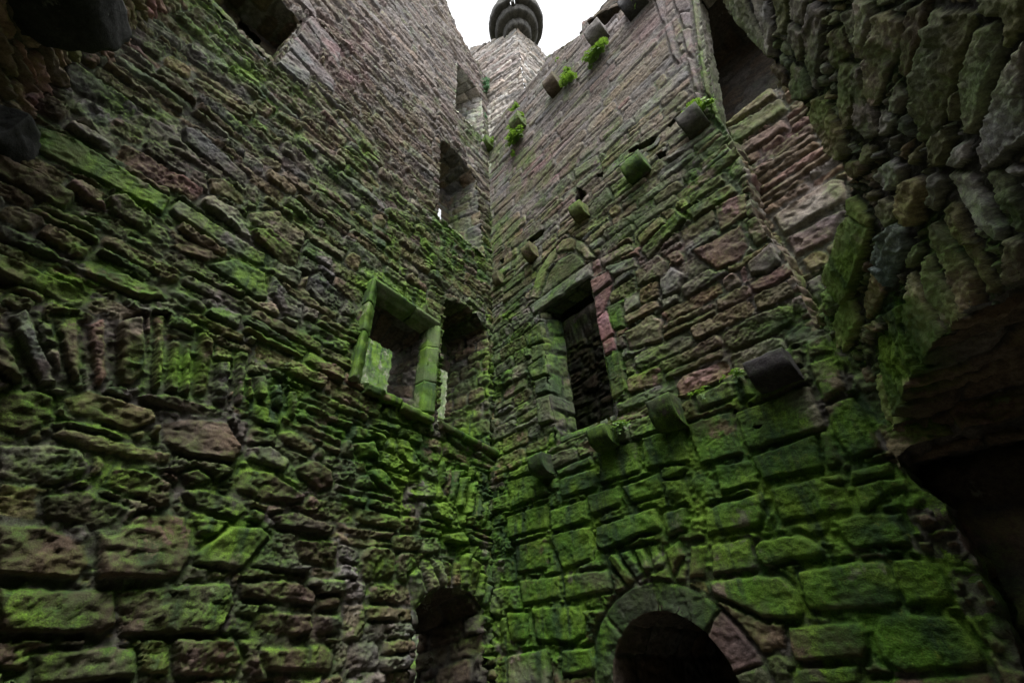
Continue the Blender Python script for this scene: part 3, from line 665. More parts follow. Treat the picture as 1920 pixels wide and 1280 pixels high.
for q in [
 [(1410,855),(1530,812),(1548,878),(1430,902),(1412,870)], [(1534,810),(1552,806),(1578,865),(1567,875),(1549,880)], [(1286,795),(1370,768),(1378,800),(1395,850),(1312,872),(1300,835)],
 [(1337,872),(1410,860),(1424,905),(1350,925)], [(1440,915),(1530,895),(1585,912),(1598,957),(1465,980),(1450,950)], [(1535,893),(1582,886),(1583,908),(1540,908)],
 [(1320,952),(1430,922),(1437,965),(1425,985),(1325,1004)], [(1560,975),(1610,962),(1690,960),(1712,1020),(1600,1032),(1570,1000)], [(1597,912),(1650,898),(1697,896),(1708,911),(1660,930),(1631,954),(1611,957)],
 [(1543,762),(1602,740),(1630,785),(1654,842),(1595,864),(1572,830)], [(1592,882),(1640,868),(1672,858),(1678,888),(1594,908)],
 [(1412,1025),(1430,1012),(1500,998),(1550,1030),(1545,1045),(1480,1052),(1435,1064),(1420,1050)],
 [(1326,1088),(1420,1077),(1465,1078),(1492,1105),(1508,1150),(1500,1160),(1435,1160),(1335,1112)], [(1492,1068),(1600,1052),(1662,1047),(1690,1122),(1686,1138),(1515,1147)],
 [(1668,1046),(1700,1043),(1765,1055),(1780,1090),(1793,1127),(1702,1136),(1676,1080)], [(1478,1174),(1600,1165),(1620,1167),(1628,1212),(1625,1236),(1490,1242),(1480,1210)],
 [(1640,1152),(1700,1147),(1795,1152),(1830,1200),(1855,1246),(1700,1264),(1650,1236),(1637,1190)], [(1510,1151),(1555,1149),(1550,1159),(1512,1160)], [(1560,1151),(1630,1147),(1632,1156),(1562,1159)],
 [(1490,1250),(1610,1244),(1615,1285),(1490,1290)], [(1620,1270),(1700,1270),(1860,1255),(1870,1295),(1620,1300)],
 [(1300,740),(1370,710),(1378,745),(1310,770)], [(1378,705),(1398,700),(1412,740),(1390,755)], [(1480,655),(1505,650),(1508,685),(1485,692)], [(1508,645),(1550,622),(1557,660),(1515,674)], [(1515,682),(1560,667),(1590,728),(1545,755)],
 [(950,902),(1020,882),(1030,925),(957,954)], [(950,967),(1025,942),(1027,990),(952,1012)], [(1030,957),(1100,934),(1105,975),(1035,999)], [(965,1022),(1025,1004),(1029,1067),(967,1074)], [(1028,1002),(1107,984),(1112,1047),(1055,1069)],
 [(1100,927),(1160,909),(1165,945),(1110,969)], [(1165,912),(1235,884),(1247,925),(1182,944)], [(1120,987),(1230,949),(1240,990),(1130,1032),(1117,1020)], [(1242,962),(1285,947),(1290,990),(1252,1009)],
 [(1050,897),(1115,877),(1120,915),(1052,934)], [(1042,882),(1107,852),(1112,870),(1047,894)], [(1120,847),(1195,824),(1200,885),(1127,907)], [(1205,822),(1240,809),(1285,802),(1295,865),(1210,879)],
 [(972,1087),(1050,1077),(1052,1122),(980,1134)], [(1057,1077),(1140,1064),(1150,1105),(1060,1127)], [(995,1137),(1092,1132),(1097,1190),(1075,1207),(1005,1202)], [(950,1147),(990,1147),(990,1202),(960,1204)],
 [(952,1227),(1025,1214),(1030,1290),(955,1290)], [(1055,1217),(1110,1212),(1125,1257),(1055,1267)],
 [(1245,1030),(1270,1012),(1285,1040),(1262,1078)], [(1292,1020),(1328,1018),(1320,1080),(1290,1087)]]: B_(q, True, h=.008, gap=.006, smooth=1, moss=.1)
B_([(1378,774),(1512,722),(1522,725),(1550,800),(1545,807),(1402,844),(1395,830)], True, h=.02, smooth=1, moss=-.1)
B_([(1333,1020),(1403,1006),(1420,1067),(1335,1079)], True, h=.015, smooth=1, moss=-.15, col=(.14, .105, .115))
for q in [[(1143,1047),(1156,1035),(1192,1086),(1178,1102)], [(1160,1035),(1181,1030),(1206,1076),(1193,1090)], [(1186,1030),(1206,1022),(1226,1066),(1211,1077)], [(1211,1020),(1231,1018),(1246,1060),(1229,1068)]]: B_(q, True, h=.015, gap=.006)
# dressed ring of the low arch
AC, AZ, AR, AO = 1.86, 1.393, .477, .665
FBLuv = lambda x, y: FBL.uv(x, y)
def sect(a0, a1, r0, r1, n=8):
    t = [R(a0+(a1-a0)*i/n) for i in range(n+1)]
    return np.array([(AC-r1*math.cos(a), AZ+r1*math.sin(a)) for a in t]+[(AC-r0*math.cos(a), AZ+r0*math.sin(a)) for a in reversed(t)])
for a0, a1, c, mo in [(-60, -2, (.075, .085, .045), .25), (-2, 46, (.062, .075, .045), .15), (46, 92, (.062, .075, .05), .12), (92, 136, (.06, .072, .045), .12), (136, 165, (.115, .08, .074), -.3), (165, 235, (.07, .08, .045), .1)]:
    pb.append((sect(a0, a1, AR-.02, AO), dict(smooth=1, h=.004, gap=.004, wob=.9, col=c, moss=mo-.1)))
# ragged masonry core inside the passage
for q in [[(1720,970),(1750,965),(1770,985),(1740,1000)], [(1722,1015),(1755,1018),(1765,1042),(1735,1035)], [(1772,1020),(1800,1012),(1815,1025),(1790,1033)], [(1793,1085),(1810,1085),(1820,1100),(1808,1108)], [(1810,1115),(1825,1120),(1835,1145),(1822,1150)], [(1833,1090),(1860,1088),(1865,1102),(1840,1105)], [(1848,1122),(1875,1118),(1885,1135),(1855,1137)]]:
    B_(q, False, h=.05, moss=-.6, col=(.2, .155, .12))
# larger stones of the upper storeys
for q in [[(1300,472),(1390,420),(1402,460),(1385,490),(1345,507),(1310,482)], [(1342,392),(1400,360),(1405,400),(1350,437)], [(1396,420),(1420,405),(1450,440),(1415,465)], [(1402,497),(1450,457),(1465,490),(1440,512),(1405,517)],
 [(1285,397),(1370,342),(1384,360),(1300,415)], [(1290,368),(1352,326),(1360,340),(1295,382)], [(1195,445),(1240,405),(1252,420),(1200,462)], [(1200,470),(1275,395),(1290,410),(1215,488)],
 [(1190,510),(1235,478),(1252,490),(1250,520),(1195,536)], [(1237,520),(1262,500),(1285,515),(1275,545),(1240,560)], [(1135,505),(1190,480),(1195,500),(1150,520)], [(1125,485),(1180,455),(1188,470),(1130,502)],
 [(1172,625),(1225,590),(1245,600),(1240,640),(1180,655)], [(1170,595),(1230,560),(1240,575),(1178,612)], [(1100,395),(1140,350),(1150,372),(1108,410)], [(1075,320),(1120,290),(1125,305),(1080,335)]]: B_(q, h=.012)
# toothed broken masonry and smooth jamb strip where the wall stops beside the flue
for q in [[(1226,-6),(1243,-6),(1249,46),(1240,40)], [(1245,50),(1257,42),(1276,122),(1262,110)], [(1262,0),(1292,-6),(1296,20),(1272,26)], [(1272,29),(1296,23),(1298,50),(1285,58)], [(1278,60),(1297,53),(1303,110),(1290,102)], [(1288,108),(1303,113),(1312,172),(1300,166)], [(1302,172),(1314,176),(1322,206),(1312,203)]]: B_(q, h=.05, col=(.17, .14, .14))
for q in [[(1296,-12),(1307,-12),(1317,92),(1310,96)], [(1311,99),(1318,95),(1336,186),(1325,183)], [(1326,187),(1337,189),(1362,252),(1344,230)]]: B_(q, h=.06, smooth=1, moss=.25, col=OLIVE)
# door surround: rounded jamb stones, pink and green jamb, lintel and blind arch
for q, c in [([(984,628),(1018,602),(1021,640),(990,652)], OLIVE), ([(998,650),(1022,644),(1024,668),(1000,680)], (.12, .13, .08)), ([(990,690),(1024,664),(1030,702),(1000,712)], (.2, .21, .14)), ([(1005,715),(1030,706),(1034,735),(1008,742)], (.10, .115, .09)), ([(1008,748),(1036,738),(1040,790),(1012,798)], (.16, .165, .11))]:
    B_(q, smooth=1, h=.03, gap=.004, col=c, wob=.4)
for q, c, mo in [([(1106,527),(1146,506),(1148,528),(1112,554)], (.20, .125, .115), -.2), ([(1113,557),(1150,530),(1133,585),(1118,598)], (.21, .12, .118), -.4), ([(1136,577),(1166,562),(1170,612),(1150,620)], OLIVE, .3), ([(1119,600),(1140,580),(1152,625),(1128,642)], (.215, .115, .12), -.5), ([(1129,644),(1151,630),(1155,655),(1135,668)], (.215, .115, .12), -.5), ([(1135,670),(1162,656),(1176,728),(1148,750)], (.2, .17, .11), .25)]:
    B_(q, smooth=1, h=.008, gap=.003, col=c, moss=mo, wob=.6)
for q, c in [([(992,574),(1108,490),(1108,516),(1000,590)], (.15, .145, .135)), ([(994,558),(1010,510),(1030,478),(1042,466),(1044,478),(1026,508),(1008,560)], (.2, .18, .12)), ([(1042,465),(1055,450),(1070,445),(1080,449),(1078,469),(1060,470),(1044,476)], (.21, .16, .12)), ([(1081,449),(1094,455),(1118,484),(1097,488),(1092,477),(1079,469)], (.19, .17, .13)), ([(1012,558),(1030,512),(1050,486),(1074,475),(1090,484),(1096,496),(1060,522)], OLIVE)]:
    B_(q, smooth=1, h=.002, gap=.003, col=c, moss=.05, wob=.9)
uvB = lambda *p: [FB.uv(*q) for q in p]
hB1 = uvB((1012,584),(1105,519),(1126,640),(1147,752))+[(1.80, 3.50), (1.02, 3.50)]+uvB((1030,710),(1021,650))
hB2 = [(AC-AR, -.1), (AC-AR, AZ)]+[(AC-AR*math.cos(R(a)), AZ+AR*math.sin(R(a))) for a in range(10, 171, 10)]+[(AC+AR, AZ), (AC+AR, -.1)]
hB3 = uvB((1308,-14),(1316,40),(1324,95),(1333,150),(1345,215),(1372,262),(1395,308),(1413,400),(1442,445),(1472,478),(1500,545),(1530,620))+[(3.7, 3.46), (4.2, 3.42), (5.6, 3.42), (5.6, 8.8)]
# the lower storey breaks off where the passage under the arch opens
hB5 = uvB((1692,866),(1703,890),(1716,905),(1730,921),(1752,930),(1779,950),(1786,975),(1806,1000),(1812,1030),(1838,1050),(1850,1095),(1876,1135),(1880,1165),(1905,1192),(1925,1262))+[(3.86, -.1), (6.5, -.1), (6.5, 2.60), (3.68, 2.56)]
# beam hole at the wall head, putlog holes over the corbels
hB4 = uvB((1101,41),(1160,0),(1170,12),(1138,48),(1108,56))
holes_small = [uvB((1085,352),(1100,360),(1092,378),(1078,376)), uvB((987,452),(1020,430),(1020,442),(1000,456)), uvB((1178,282),(1236,252),(1228,272),(1180,290)), uvB((1118,328),(1132,320),(1130,332),(1119,334)), uvB((1232,292),(1250,282),(1250,294),(1236,300)), uvB((936,488),(946,482),(946,492),(938,498)), uvB((1250,236),(1280,205),(1275,222),(1258,240)), uvB((1384,771),(1394,775),(1391,784),(1384,782)), uvB((1425,806),(1444,803),(1440,811),(1427,813)), uvB((995,960),(999,960),(999,965),(995,965)), uvB((995,975),(1000,975),(1000,982),(995,982))]
topB = uvB((906,268),(940,218),(983,166),(1008,142),(1026,106),(1060,85),(1091,64),(1092,42),(1135,16),(1182,-6),(1240,-40))
outB = np.array([(-.20, -.05)]+[(-.20, 11.15)]+[p for p in topB if p[0] > -.02]+[(5.0, 10.2), (6.6, 10.2), (6.6, -.05)])
rootB = thing('stone_wall', (*FB.pt(2.2, 0.)[:2], 0), 'tall stone wall with rows of stubby corbels, a dark doorway and green mossy lower blocks', 'wall')
WB = Wall(FB, LAYB, STB, pb, ledge)
usB = np.r_[lin(-.20, 3.7, .014, .0095)[:-1], lin(3.7, 4.6, .011)[:-1], lin(4.6, 6.6, .03)]
vsB = np.r_[lin(-.05, .85, .05)[:-1], lin(.85, 4.0, .0095)[:-1], lin(4.0, 7.0, .0105, .014)[:-1], lin(7.0, 12.6, .015, .028)]
WB.build('masonry', rootB, usB, vsB, [np.array(h) for h in [hB1, hB2, hB3, hB4, hB5]+holes_small], outB, parts=[
    ('arch_ring', sect(-60, 235, AR-.03, AO, 40)), ('lintel', FB.poly([(990,574),(1109,489),(1109,518),(1003,593)])),
    ('blind_arch', FB.poly([(993,559),(1009,510),(1029,477),(1055,449),(1070,444),(1093,453),(1119,484),(1106,491)])),
    ('door_jamb', FB.poly([(983,628),(1018,599),(1032,705),(1042,792),(1008,801),(998,715),(988,655)])),
    ('door_jamb', FB.poly([(1105,526),(1149,503),(1152,530),(1167,561),(1178,728),(1148,754),(1126,640)])),
    ('jamb_strip', FB.poly([(1294,-16),(1312,-16),(1322,95),(1338,186),(1364,254),(1342,232),(1324,185),(1309,98)]))])
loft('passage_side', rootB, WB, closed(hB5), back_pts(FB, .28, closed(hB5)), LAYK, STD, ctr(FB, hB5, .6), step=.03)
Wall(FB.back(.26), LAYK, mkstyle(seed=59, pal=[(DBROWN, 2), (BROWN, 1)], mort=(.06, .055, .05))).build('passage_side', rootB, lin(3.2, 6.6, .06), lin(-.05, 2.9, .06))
iB1 = [(1.14, 5.36), (1.86, 5.36), (1.86, 4.7), (1.86, 4.0), (1.86, 3.45), (1.12, 3.45), (1.13, 4.2), (1.14, 4.8)]
STJ = mkstyle(seed=43, hs=(.008, .02), mdep=.012, tilt=.04, rough=.5, pit=.15, moss=.1, pal=[(OLIVE, 2), (DGREY, 1), ((.08, .09, .07), 2)], mort=(.05, .05, .045))
loft('doorway_reveal', rootB, WB, closed(hB1), back_pts(FB, .24, closed(iB1)), LAYR, STJ, ctr(FB, hB1, .12), step=.016)
room = [(2.4, 5.6), (2.4, 3.3), (-.25, 3.3), (-.25, 5.6)]
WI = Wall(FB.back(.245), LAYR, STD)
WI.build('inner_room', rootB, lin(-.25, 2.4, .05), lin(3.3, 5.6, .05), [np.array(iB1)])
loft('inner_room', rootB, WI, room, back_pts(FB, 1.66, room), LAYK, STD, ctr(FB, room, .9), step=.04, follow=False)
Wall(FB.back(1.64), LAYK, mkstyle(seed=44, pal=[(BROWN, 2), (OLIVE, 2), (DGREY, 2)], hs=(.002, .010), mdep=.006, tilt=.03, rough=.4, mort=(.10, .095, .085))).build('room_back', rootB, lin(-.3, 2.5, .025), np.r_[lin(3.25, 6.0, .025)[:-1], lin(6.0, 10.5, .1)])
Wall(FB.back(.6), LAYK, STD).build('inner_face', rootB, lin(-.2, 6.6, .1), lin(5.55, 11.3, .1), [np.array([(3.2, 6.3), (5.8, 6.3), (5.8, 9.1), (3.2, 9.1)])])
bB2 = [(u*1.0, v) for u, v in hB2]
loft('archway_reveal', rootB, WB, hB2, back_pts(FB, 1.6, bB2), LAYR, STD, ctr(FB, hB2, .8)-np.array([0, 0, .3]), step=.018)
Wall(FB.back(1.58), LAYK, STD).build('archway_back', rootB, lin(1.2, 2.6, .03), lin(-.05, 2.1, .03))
# tall recess at the right end: shallow below, a black flue above
STP = mkstyle(seed=45, hs=(.006, .03), mdep=.02, edge=.025, tilt=.08, rough=.8, pit=.2, pal=[(BROWN, 3), (PINK, 1), (GREY, 1), (DBROWN, 1.5), (OCHRE, 1)])
LAYP = Courses(311, 3, 9, [(-1, .10, .24, .25, .7)], rot=.06, wob=.02, split=.25)
FBP = FB.back(.28); pp = []
for q, c in [([(1447,407),(1560,337),(1585,337),(1588,376),(1470,442)], (.19, .165, .14)), ([(1470,447),(1590,387),(1567,430),(1560,450),(1492,482)], (.17, .13, .125)), ([(1365,247),(1465,187),(1480,207),(1375,277)], OLIVE), ([(1378,280),(1470,224),(1480,242),(1390,297)], (.19, .15, .12)), ([(1352,225),(1450,165),(1460,182),(1362,243)], OCHRE), ([(1508,530),(1540,510),(1548,548),(1530,572)], (.17, .14, .15))]:
    pp.append((FBP.poly(q), dict(smooth=1, h=.015, col=c)))
Wall(FBP, LAYP, STP, pp).build('recess_back', rootB, lin(3.0, 5.7, .013), lin(3.3, 6.45, .012))
cB3 = [p for p in hB3]
loft('recess_reveal', rootB, WB, closed(cB3), back_pts(FB, .30, closed(cB3)), LAYP, STP, ctr(FB, hB3, .15), step=.02)
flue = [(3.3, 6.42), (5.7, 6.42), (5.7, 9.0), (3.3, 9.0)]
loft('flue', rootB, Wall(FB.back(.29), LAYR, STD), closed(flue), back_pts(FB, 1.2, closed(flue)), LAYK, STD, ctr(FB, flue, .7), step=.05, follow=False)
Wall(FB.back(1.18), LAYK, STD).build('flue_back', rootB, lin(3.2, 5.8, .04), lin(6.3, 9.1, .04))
loft('beam_hole', rootB, WB, closed(hB4), back_pts(FB, .35, closed(hB4)), LAYR, STD, ctr(FB, hB4, .15), step=.04)
Wall(FB.back(.34), LAYK, STD).build('beam_hole', rootB, lin(2.6, 4.0, .06), lin(10, 12.2, .06))
for i, h in enumerate(holes_small):
    loft('putlog_hole', rootB, WB, closed(h), back_pts(FB, .22, closed(h)), LAYR, STD, ctr(FB, h, .1), step=.02)
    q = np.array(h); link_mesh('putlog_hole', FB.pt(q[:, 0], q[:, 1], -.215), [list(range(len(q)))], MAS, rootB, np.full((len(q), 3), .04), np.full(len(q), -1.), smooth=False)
# corbels: (photo x, y of the middle of the face, width, height, projection)
CORB = [(926,893,.14,.20,.14,0),(1012,872,.20,.20,.18,1),(1128,820,.22,.18,.20,1),(1247,774,.22,.25,.20,1),(1446,694,.27,.20,.20,1),
        (932,522,.14,.22,.14,0),(991,472,.18,.22,.18,0),(1084,396,.19,.22,.19,0),(1189,312,.27,.24,.20,0),(1296,224,.24,.24,.20,0),
        (911,270,.22,.3,.22,0),(969,230,.26,.34,.24,0),(1034,158,.26,.34,.26,0),(1116,62,.30,.34,.26,0),(1184,2,.34,.34,.26,0)]
for i, (x, y, w_, h_, o_, low) in enumerate(CORB):
    fr = FBL if low else FB; u, v = fr.back(-o_*.6).uv(x, y)
    slab('corbel', rootB, fr.pt(u, v, 0.), (FB.d3, FB.n3, Z3), corbel_profile(o_, h_, .6 if i % 3 else .75), w_, STB, 60+i, amp=.010,
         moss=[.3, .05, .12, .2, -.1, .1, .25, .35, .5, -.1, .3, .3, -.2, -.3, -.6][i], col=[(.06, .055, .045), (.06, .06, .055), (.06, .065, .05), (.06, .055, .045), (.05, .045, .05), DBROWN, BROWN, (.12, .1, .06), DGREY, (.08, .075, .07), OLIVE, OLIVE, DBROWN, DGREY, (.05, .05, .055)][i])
eB = [(-.2, -.05), (-.2, 11.15)]; loft('wall_end', rootB, WB, eB, back_pts(FB, 1.7, eB), LAYR, STR, FB.pt(-5, 5., -.3), step=.1)
tb = np.array([p for p in topB if p[0] > -.02]+[(5.0, 10.2), (6.6, 10.2)])
loft('wall_head', rootB, WB, tb, back_pts(FB, .62, tb), LAYR, STR, FB.pt(3, 30, -.4), step=.05)
Wall(FB.back(1.7), Courses(313, -.1, 14, [(-1, .2, .35, .3, .8)], split=.1), mkstyle(seed=47)).build('outer_face', rootB, lin(-.4, 6.6, .12), lin(-.05, 12.6, .12), (), outB)

# ================================================================== RIGHT WALL (C) with the wide arch
STC = mkstyle(seed=51, facet=.8, hs=(.002, .016), mdep=.03, edge=.009, tilt=.07, rough=.85, pit=.9, moss=.06, wob=.9, bedang=1.3,
              soil=1.6, pal=[(DGREY, 2.5), (OLIVE, 2.5), (DBROWN, 1), (GREY, 2), (BROWN, 1.2)], mort=(.045, .042, .04))
LAYC = Rubble(401, .055, .16, .15, .008)
pc = []
def C_(pts, **k): k.setdefault('h', .008); k.setdefault('gap', .004); pc.append((FC.poly(pts), k))
for q in [
 [(1340,-20),(1393,-5),(1445,105),(1440,112),(1383,46)], [(1398,-10),(1432,-5),(1447,50),(1452,112),(1442,100)], [(1446,-10),(1477,-5),(1474,72),(1462,60),(1453,40)], [(1482,-10),(1511,-5),(1503,52),(1484,37)],
 [(1520,3),(1545,18),(1543,62),(1531,140),(1532,170),(1520,167),(1508,112),(1508,60)], [(1480,42),(1505,60),(1500,117),(1492,112),(1478,77)], [(1580,20),(1605,13),(1612,60),(1601,102),(1591,72)], [(1553,60),(1588,40),(1596,100),(1570,132),(1552,112)],
 [(1571,112),(1590,116),(1606,125),(1601,240),(1586,243),(1571,192)], [(1440,112),(1470,130),(1477,167),(1464,162)], [(1481,120),(1500,130),(1520,177),(1512,187),(1490,192),(1479,162)],
 [(1514,187),(1535,180),(1551,195),(1556,210),(1575,240),(1592,292),(1580,302),(1560,292),(1540,262),(1514,217)], [(1640,28),(1665,18),(1690,40),(1686,90),(1668,122),(1650,192),(1640,202),(1620,182),(1620,130),(1630,80)],
 [(1602,-5),(1632,0),(1638,30),(1618,112),(1606,112)], [(1745,18),(1836,18),(1816,70),(1780,172),(1750,257),(1722,272),(1700,202),(1711,130),(1725,80)], [(1700,18),(1741,-8),(1736,50),(1715,100),(1701,152),(1685,142),(1690,90)],
 [(1680,152),(1697,182),(1686,217),(1665,212)], [(1830,53),(1870,38),(1877,100),(1850,182),(1820,262),(1800,222),(1795,140),(1815,90)], [(1780,180),(1803,162),(1799,222),(1788,232)],
 [(1935,60),(1940,250),(1880,303),(1830,332),(1826,290),(1860,192),(1890,120)], [(1835,-10),(1925,-10),(1920,55),(1885,98),(1878,40),(1840,30)],
 [(1615,270),(1638,275),(1632,302),(1622,312),(1612,290)], [(1665,270),(1682,248),(1684,262),(1672,285),(1665,290)], [(1690,277),(1705,256),(1700,292),(1688,307)], [(1704,287),(1718,268),(1722,302),(1707,317)], [(1745,262),(1775,228),(1786,260),(1766,312),(1745,317)], [(1790,270),(1815,263),(1822,302),(1790,322),(1774,312)],
 [(1748,332),(1757,318),(1773,335),(1773,352),(1760,387),(1745,402),(1737,380)], [(1775,318),(1820,325),(1836,350),(1856,380),(1870,410),(1886,432),(1880,457),(1860,452),(1830,412),(1800,372),(1779,347)],
 [(1760,392),(1778,378),(1792,380),(1800,400),(1815,430),(1850,500),(1871,542),(1862,558),(1850,547),(1820,492),(1790,452),(1764,412)], [(1744,422),(1757,413),(1775,435),(1800,470),(1830,520),(1839,582),(1815,597),(1800,562),(1775,502),(1749,462)],
 [(1638,390),(1655,370),(1675,385),(1680,412),(1660,432),(1640,407)], [(1711,462),(1725,450),(1731,472),(1715,502),(1699,507)], [(1637,500),(1650,510),(1655,552),(1640,587),(1624,602),(1614,562),(1627,530)],
 [(1840,320),(1872,318),(1900,350),(1925,400),(1925,440),(1900,430),(1868,375)], [(1890,440),(1925,450),(1930,535),(1893,548),(1880,530)],
 [(1600,120),(1618,125),(1625,180),(1640,210),(1645,250),(1625,262),(1605,240)], [(1648,205),(1665,215),(1680,225),(1665,250),(1650,262)], [(1690,220),(1700,210),(1718,270),(1700,255),(1686,245)], [(1590,300),(1612,300),(1622,318),(1600,340),(1592,330)], [(1640,315),(1665,300),(1690,310),(1690,345),(1655,365),(1640,340)]]: C_(q)
C_([(1695,340),(1715,328),(1731,340),(1733,362),(1725,392),(1725,417),(1710,427),(1700,407),(1691,370)], h=.03, col=OCHRE, moss=-.1)
C_([(1660,437),(1680,415),(1700,430),(1703,462),(1690,492),(1680,517),(1668,542),(1650,512),(1641,490),(1650,460)], h=.025, col=(.075, .095, .09), moss=-.3)
for q in [[(1735,472),(1748,475),(1756,502),(1781,542),(1791,562),(1806,602),(1780,632),(1770,602),(1750,572),(1739,522)], [(1700,512),(1715,505),(1735,560),(1756,602),(1781,642),(1760,662),(1742,700),(1725,672),(1700,632),(1690,592),(1697,562)],
 [(1655,590),(1688,565),(1695,610),(1722,672),(1738,702),(1718,728),(1700,762),(1690,722),(1672,640)], [(1640,632),(1655,625),(1672,662),(1692,722),(1704,762),(1695,790),(1672,742),(1650,690)], [(1640,700),(1652,697),(1672,752),(1694,800),(1688,830),(1672,802),(1650,752)]]: C_(q, h=.014, moss=.35-.27*(pc and 1), col=[(.23, .225, .13), (.20, .205, .115), (.24, .22, .125), (.21, .215, .13), (.19, .19, .12)][len(pc) % 5], vs=1)
for q in [[(1592,405),(1637,428),(1630,450),(1615,502),(1592,582),(1580,572),(1545,522),(1565,462),(1577,422)], [(1588,548),(1602,562),(1616,602),(1596,648),(1580,690),(1556,642),(1570,590)], [(1593,370),(1602,366),(1637,410),(1634,428),(1592,402)]]:
    C_(q, h=.02, smooth=1, moss=.12, col=(.17, .19, .085))
PC_ = [('quoin', q) for q, k in pc if k.get('smooth')]+[('voussoir', q) for q, k in pc if k.get('vs')]
uvC = lambda *p: [FC.uv(*q) for q in p]
intr = uvC((1692,874),(1681,845),(1683,815),(1693,776),(1705,746),(1722,704),(1740,668),(1774,626),(1806,593),(1835,570),(1864,552),(1892,536),(1922,521))+[(1.5, 2.76), (1.75, 2.6), (1.92, 2.3), (1.97, 1.6), (1.97, -.05)]
lefte = uvC((1338,-40),(1362,2),(1384,47),(1412,84),(1440,112),(1474,168),(1500,200),(1520,236),(1545,275),(1575,312),(1592,345),(1590,372),(1577,420),(1562,470),(1545,520),(1538,560),(1532,602),(1552,640),(1578,692),(1602,742),(1640,832),(1664,862))
outC = np.array(lefte+intr+[(5.2, -.05), (5.2, 6.9), (1.4, 6.9)])
rootC = thing('stone_wall', (*FC.pt(2.4, 0.)[:2], 0), 'dark ragged rubble wall standing over the wide black archway', 'wall')
WC = Wall(FC, LAYC, STC, pc)
usC = np.r_[lin(-.25, 2.35, .0085)[:-1], lin(2.35, 5.2, .04)]
vsC = np.r_[lin(-.05, 2.1, .06)[:-1], lin(2.1, 4.6, .008)[:-1], lin(4.6, 6.9, .010, .02)]
WC.build('masonry', rootC, usC, vsC, (), outC, parts=PC_)
b3 = np.array([[*(np.array(FC.pt(u, v))+FB.d3*3.0)] for u, v in intr])
loft('arch_soffit', rootC, WC, intr, b3, Courses(411, -1, 30, [(-9, .10, .2, .4, 1.1)], rot=.03, wob=.02, split=.2), mkstyle(soil=1.25, seed=53, hs=(.004, .03), mdep=.025, tilt=.12, rough=.9, pit=.2, pal=[(DBROWN, 3), (BROWN, 1), (DGREY, 1)], mort=(.06, .055, .05)), FC.pt(1.0, .8, -1.2), step=.014, tdens=.02)
le = np.array(lefte)
loft('broken_edge', rootC, WC, le, back_pts(FC, .55, le), LAYK, mkstyle(seed=54, hs=(.01, .05)), FC.pt(-2., 4., -.3), step=.02)
hd = np.array([(1.4, 6.9), (5.2, 6.9)]); loft('wall_head', rootC, WC, hd, back_pts(FC, .55, hd), LAYR, STR, FC.pt(2, 30, -.4), step=.06)
hb = np.array(lefte[:1]+[(1.4, 6.9), (5.2, 6.9), (5.2, -.05), (2.0, -.05), (2.0, 2.9), (.0, 2.95)]+lefte[:0:-1])
Wall(FC.back(.56), LAYK, STD).build('outer_face', rootC, lin(-.2, 5.2, .08), lin(-.05, 6.9, .08), (), hb)
Pq = FC.P+dB*2.95; FCE = Frame(Pq, dC, nC)
Wall(FCE, LAYK, STD).build('passage_end', rootC, lin(-.3, 3, .06), lin(-.05, 3.4, .06), [np.array([(.5, .0), (1.6, .0), (1.6, 1.9), (.5, 1.9)])])  # unseen opening, added to let some daylight onto the arch soffit

# the room goes on behind the viewpoint
FE = Frame(FC.pt(5.15, 0.)[:2], unit([-1., .05]), unit([.05, 1.]))
Wall(FE, LAYA, mkstyle(seed=56)).build('return_wall', rootC, lin(-.1, 7.0, .06), lin(-.05, 8.2, .06))
Wall(FE.back(.7), LAYA, mkstyle(seed=57)).build('outer_face', rootC, lin(-.1, 7.0, .12), lin(-.05, 8.2, .12))

# ================================================================== WALL STUB at the upper left (D)
STDD = mkstyle(soil=1.5, seed=61, hs=(.01, .05), rough=1.2, pit=.4, pal=[(BROWN, 2), (PINK, 2), (OLIVE, 1), (DBROWN, 2)], mort=(.08, .075, .06))
rootD = thing('wall_stub', (*FD.pt(.6, 0.)[:2], 4.3), 'short overhanging wall end at the upper left, carried on a mossy block darkened for shade', 'wall')
WD = Wall(FD, Courses(501, 3, 13, [(-1, .09, .18, .2, .5)], rot=.06, wob=.03), STDD)
outD = np.array([(-.05, 4.42), (1.6, 4.42), (1.6, 8.6), (-.05, 8.6)])
WD.build('masonry', rootD, lin(-.05, 1.6, .013), np.r_[lin(4.42, 7.5, .012)[:-1], lin(7.5, 8.6, .03, .06)], (), outD)
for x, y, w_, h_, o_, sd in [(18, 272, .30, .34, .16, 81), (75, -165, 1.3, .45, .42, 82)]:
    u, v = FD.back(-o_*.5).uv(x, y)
    slab('corbel', rootD, FD.pt(u, v, 0.), (FD.d3, FD.n3, Z3), corbel_profile(o_, h_, .5), w_, STDD, sd, moss=-.25, col=(.03, .032, .03), amp=.02)  # near-black colour carries the shade under the overhanging stone

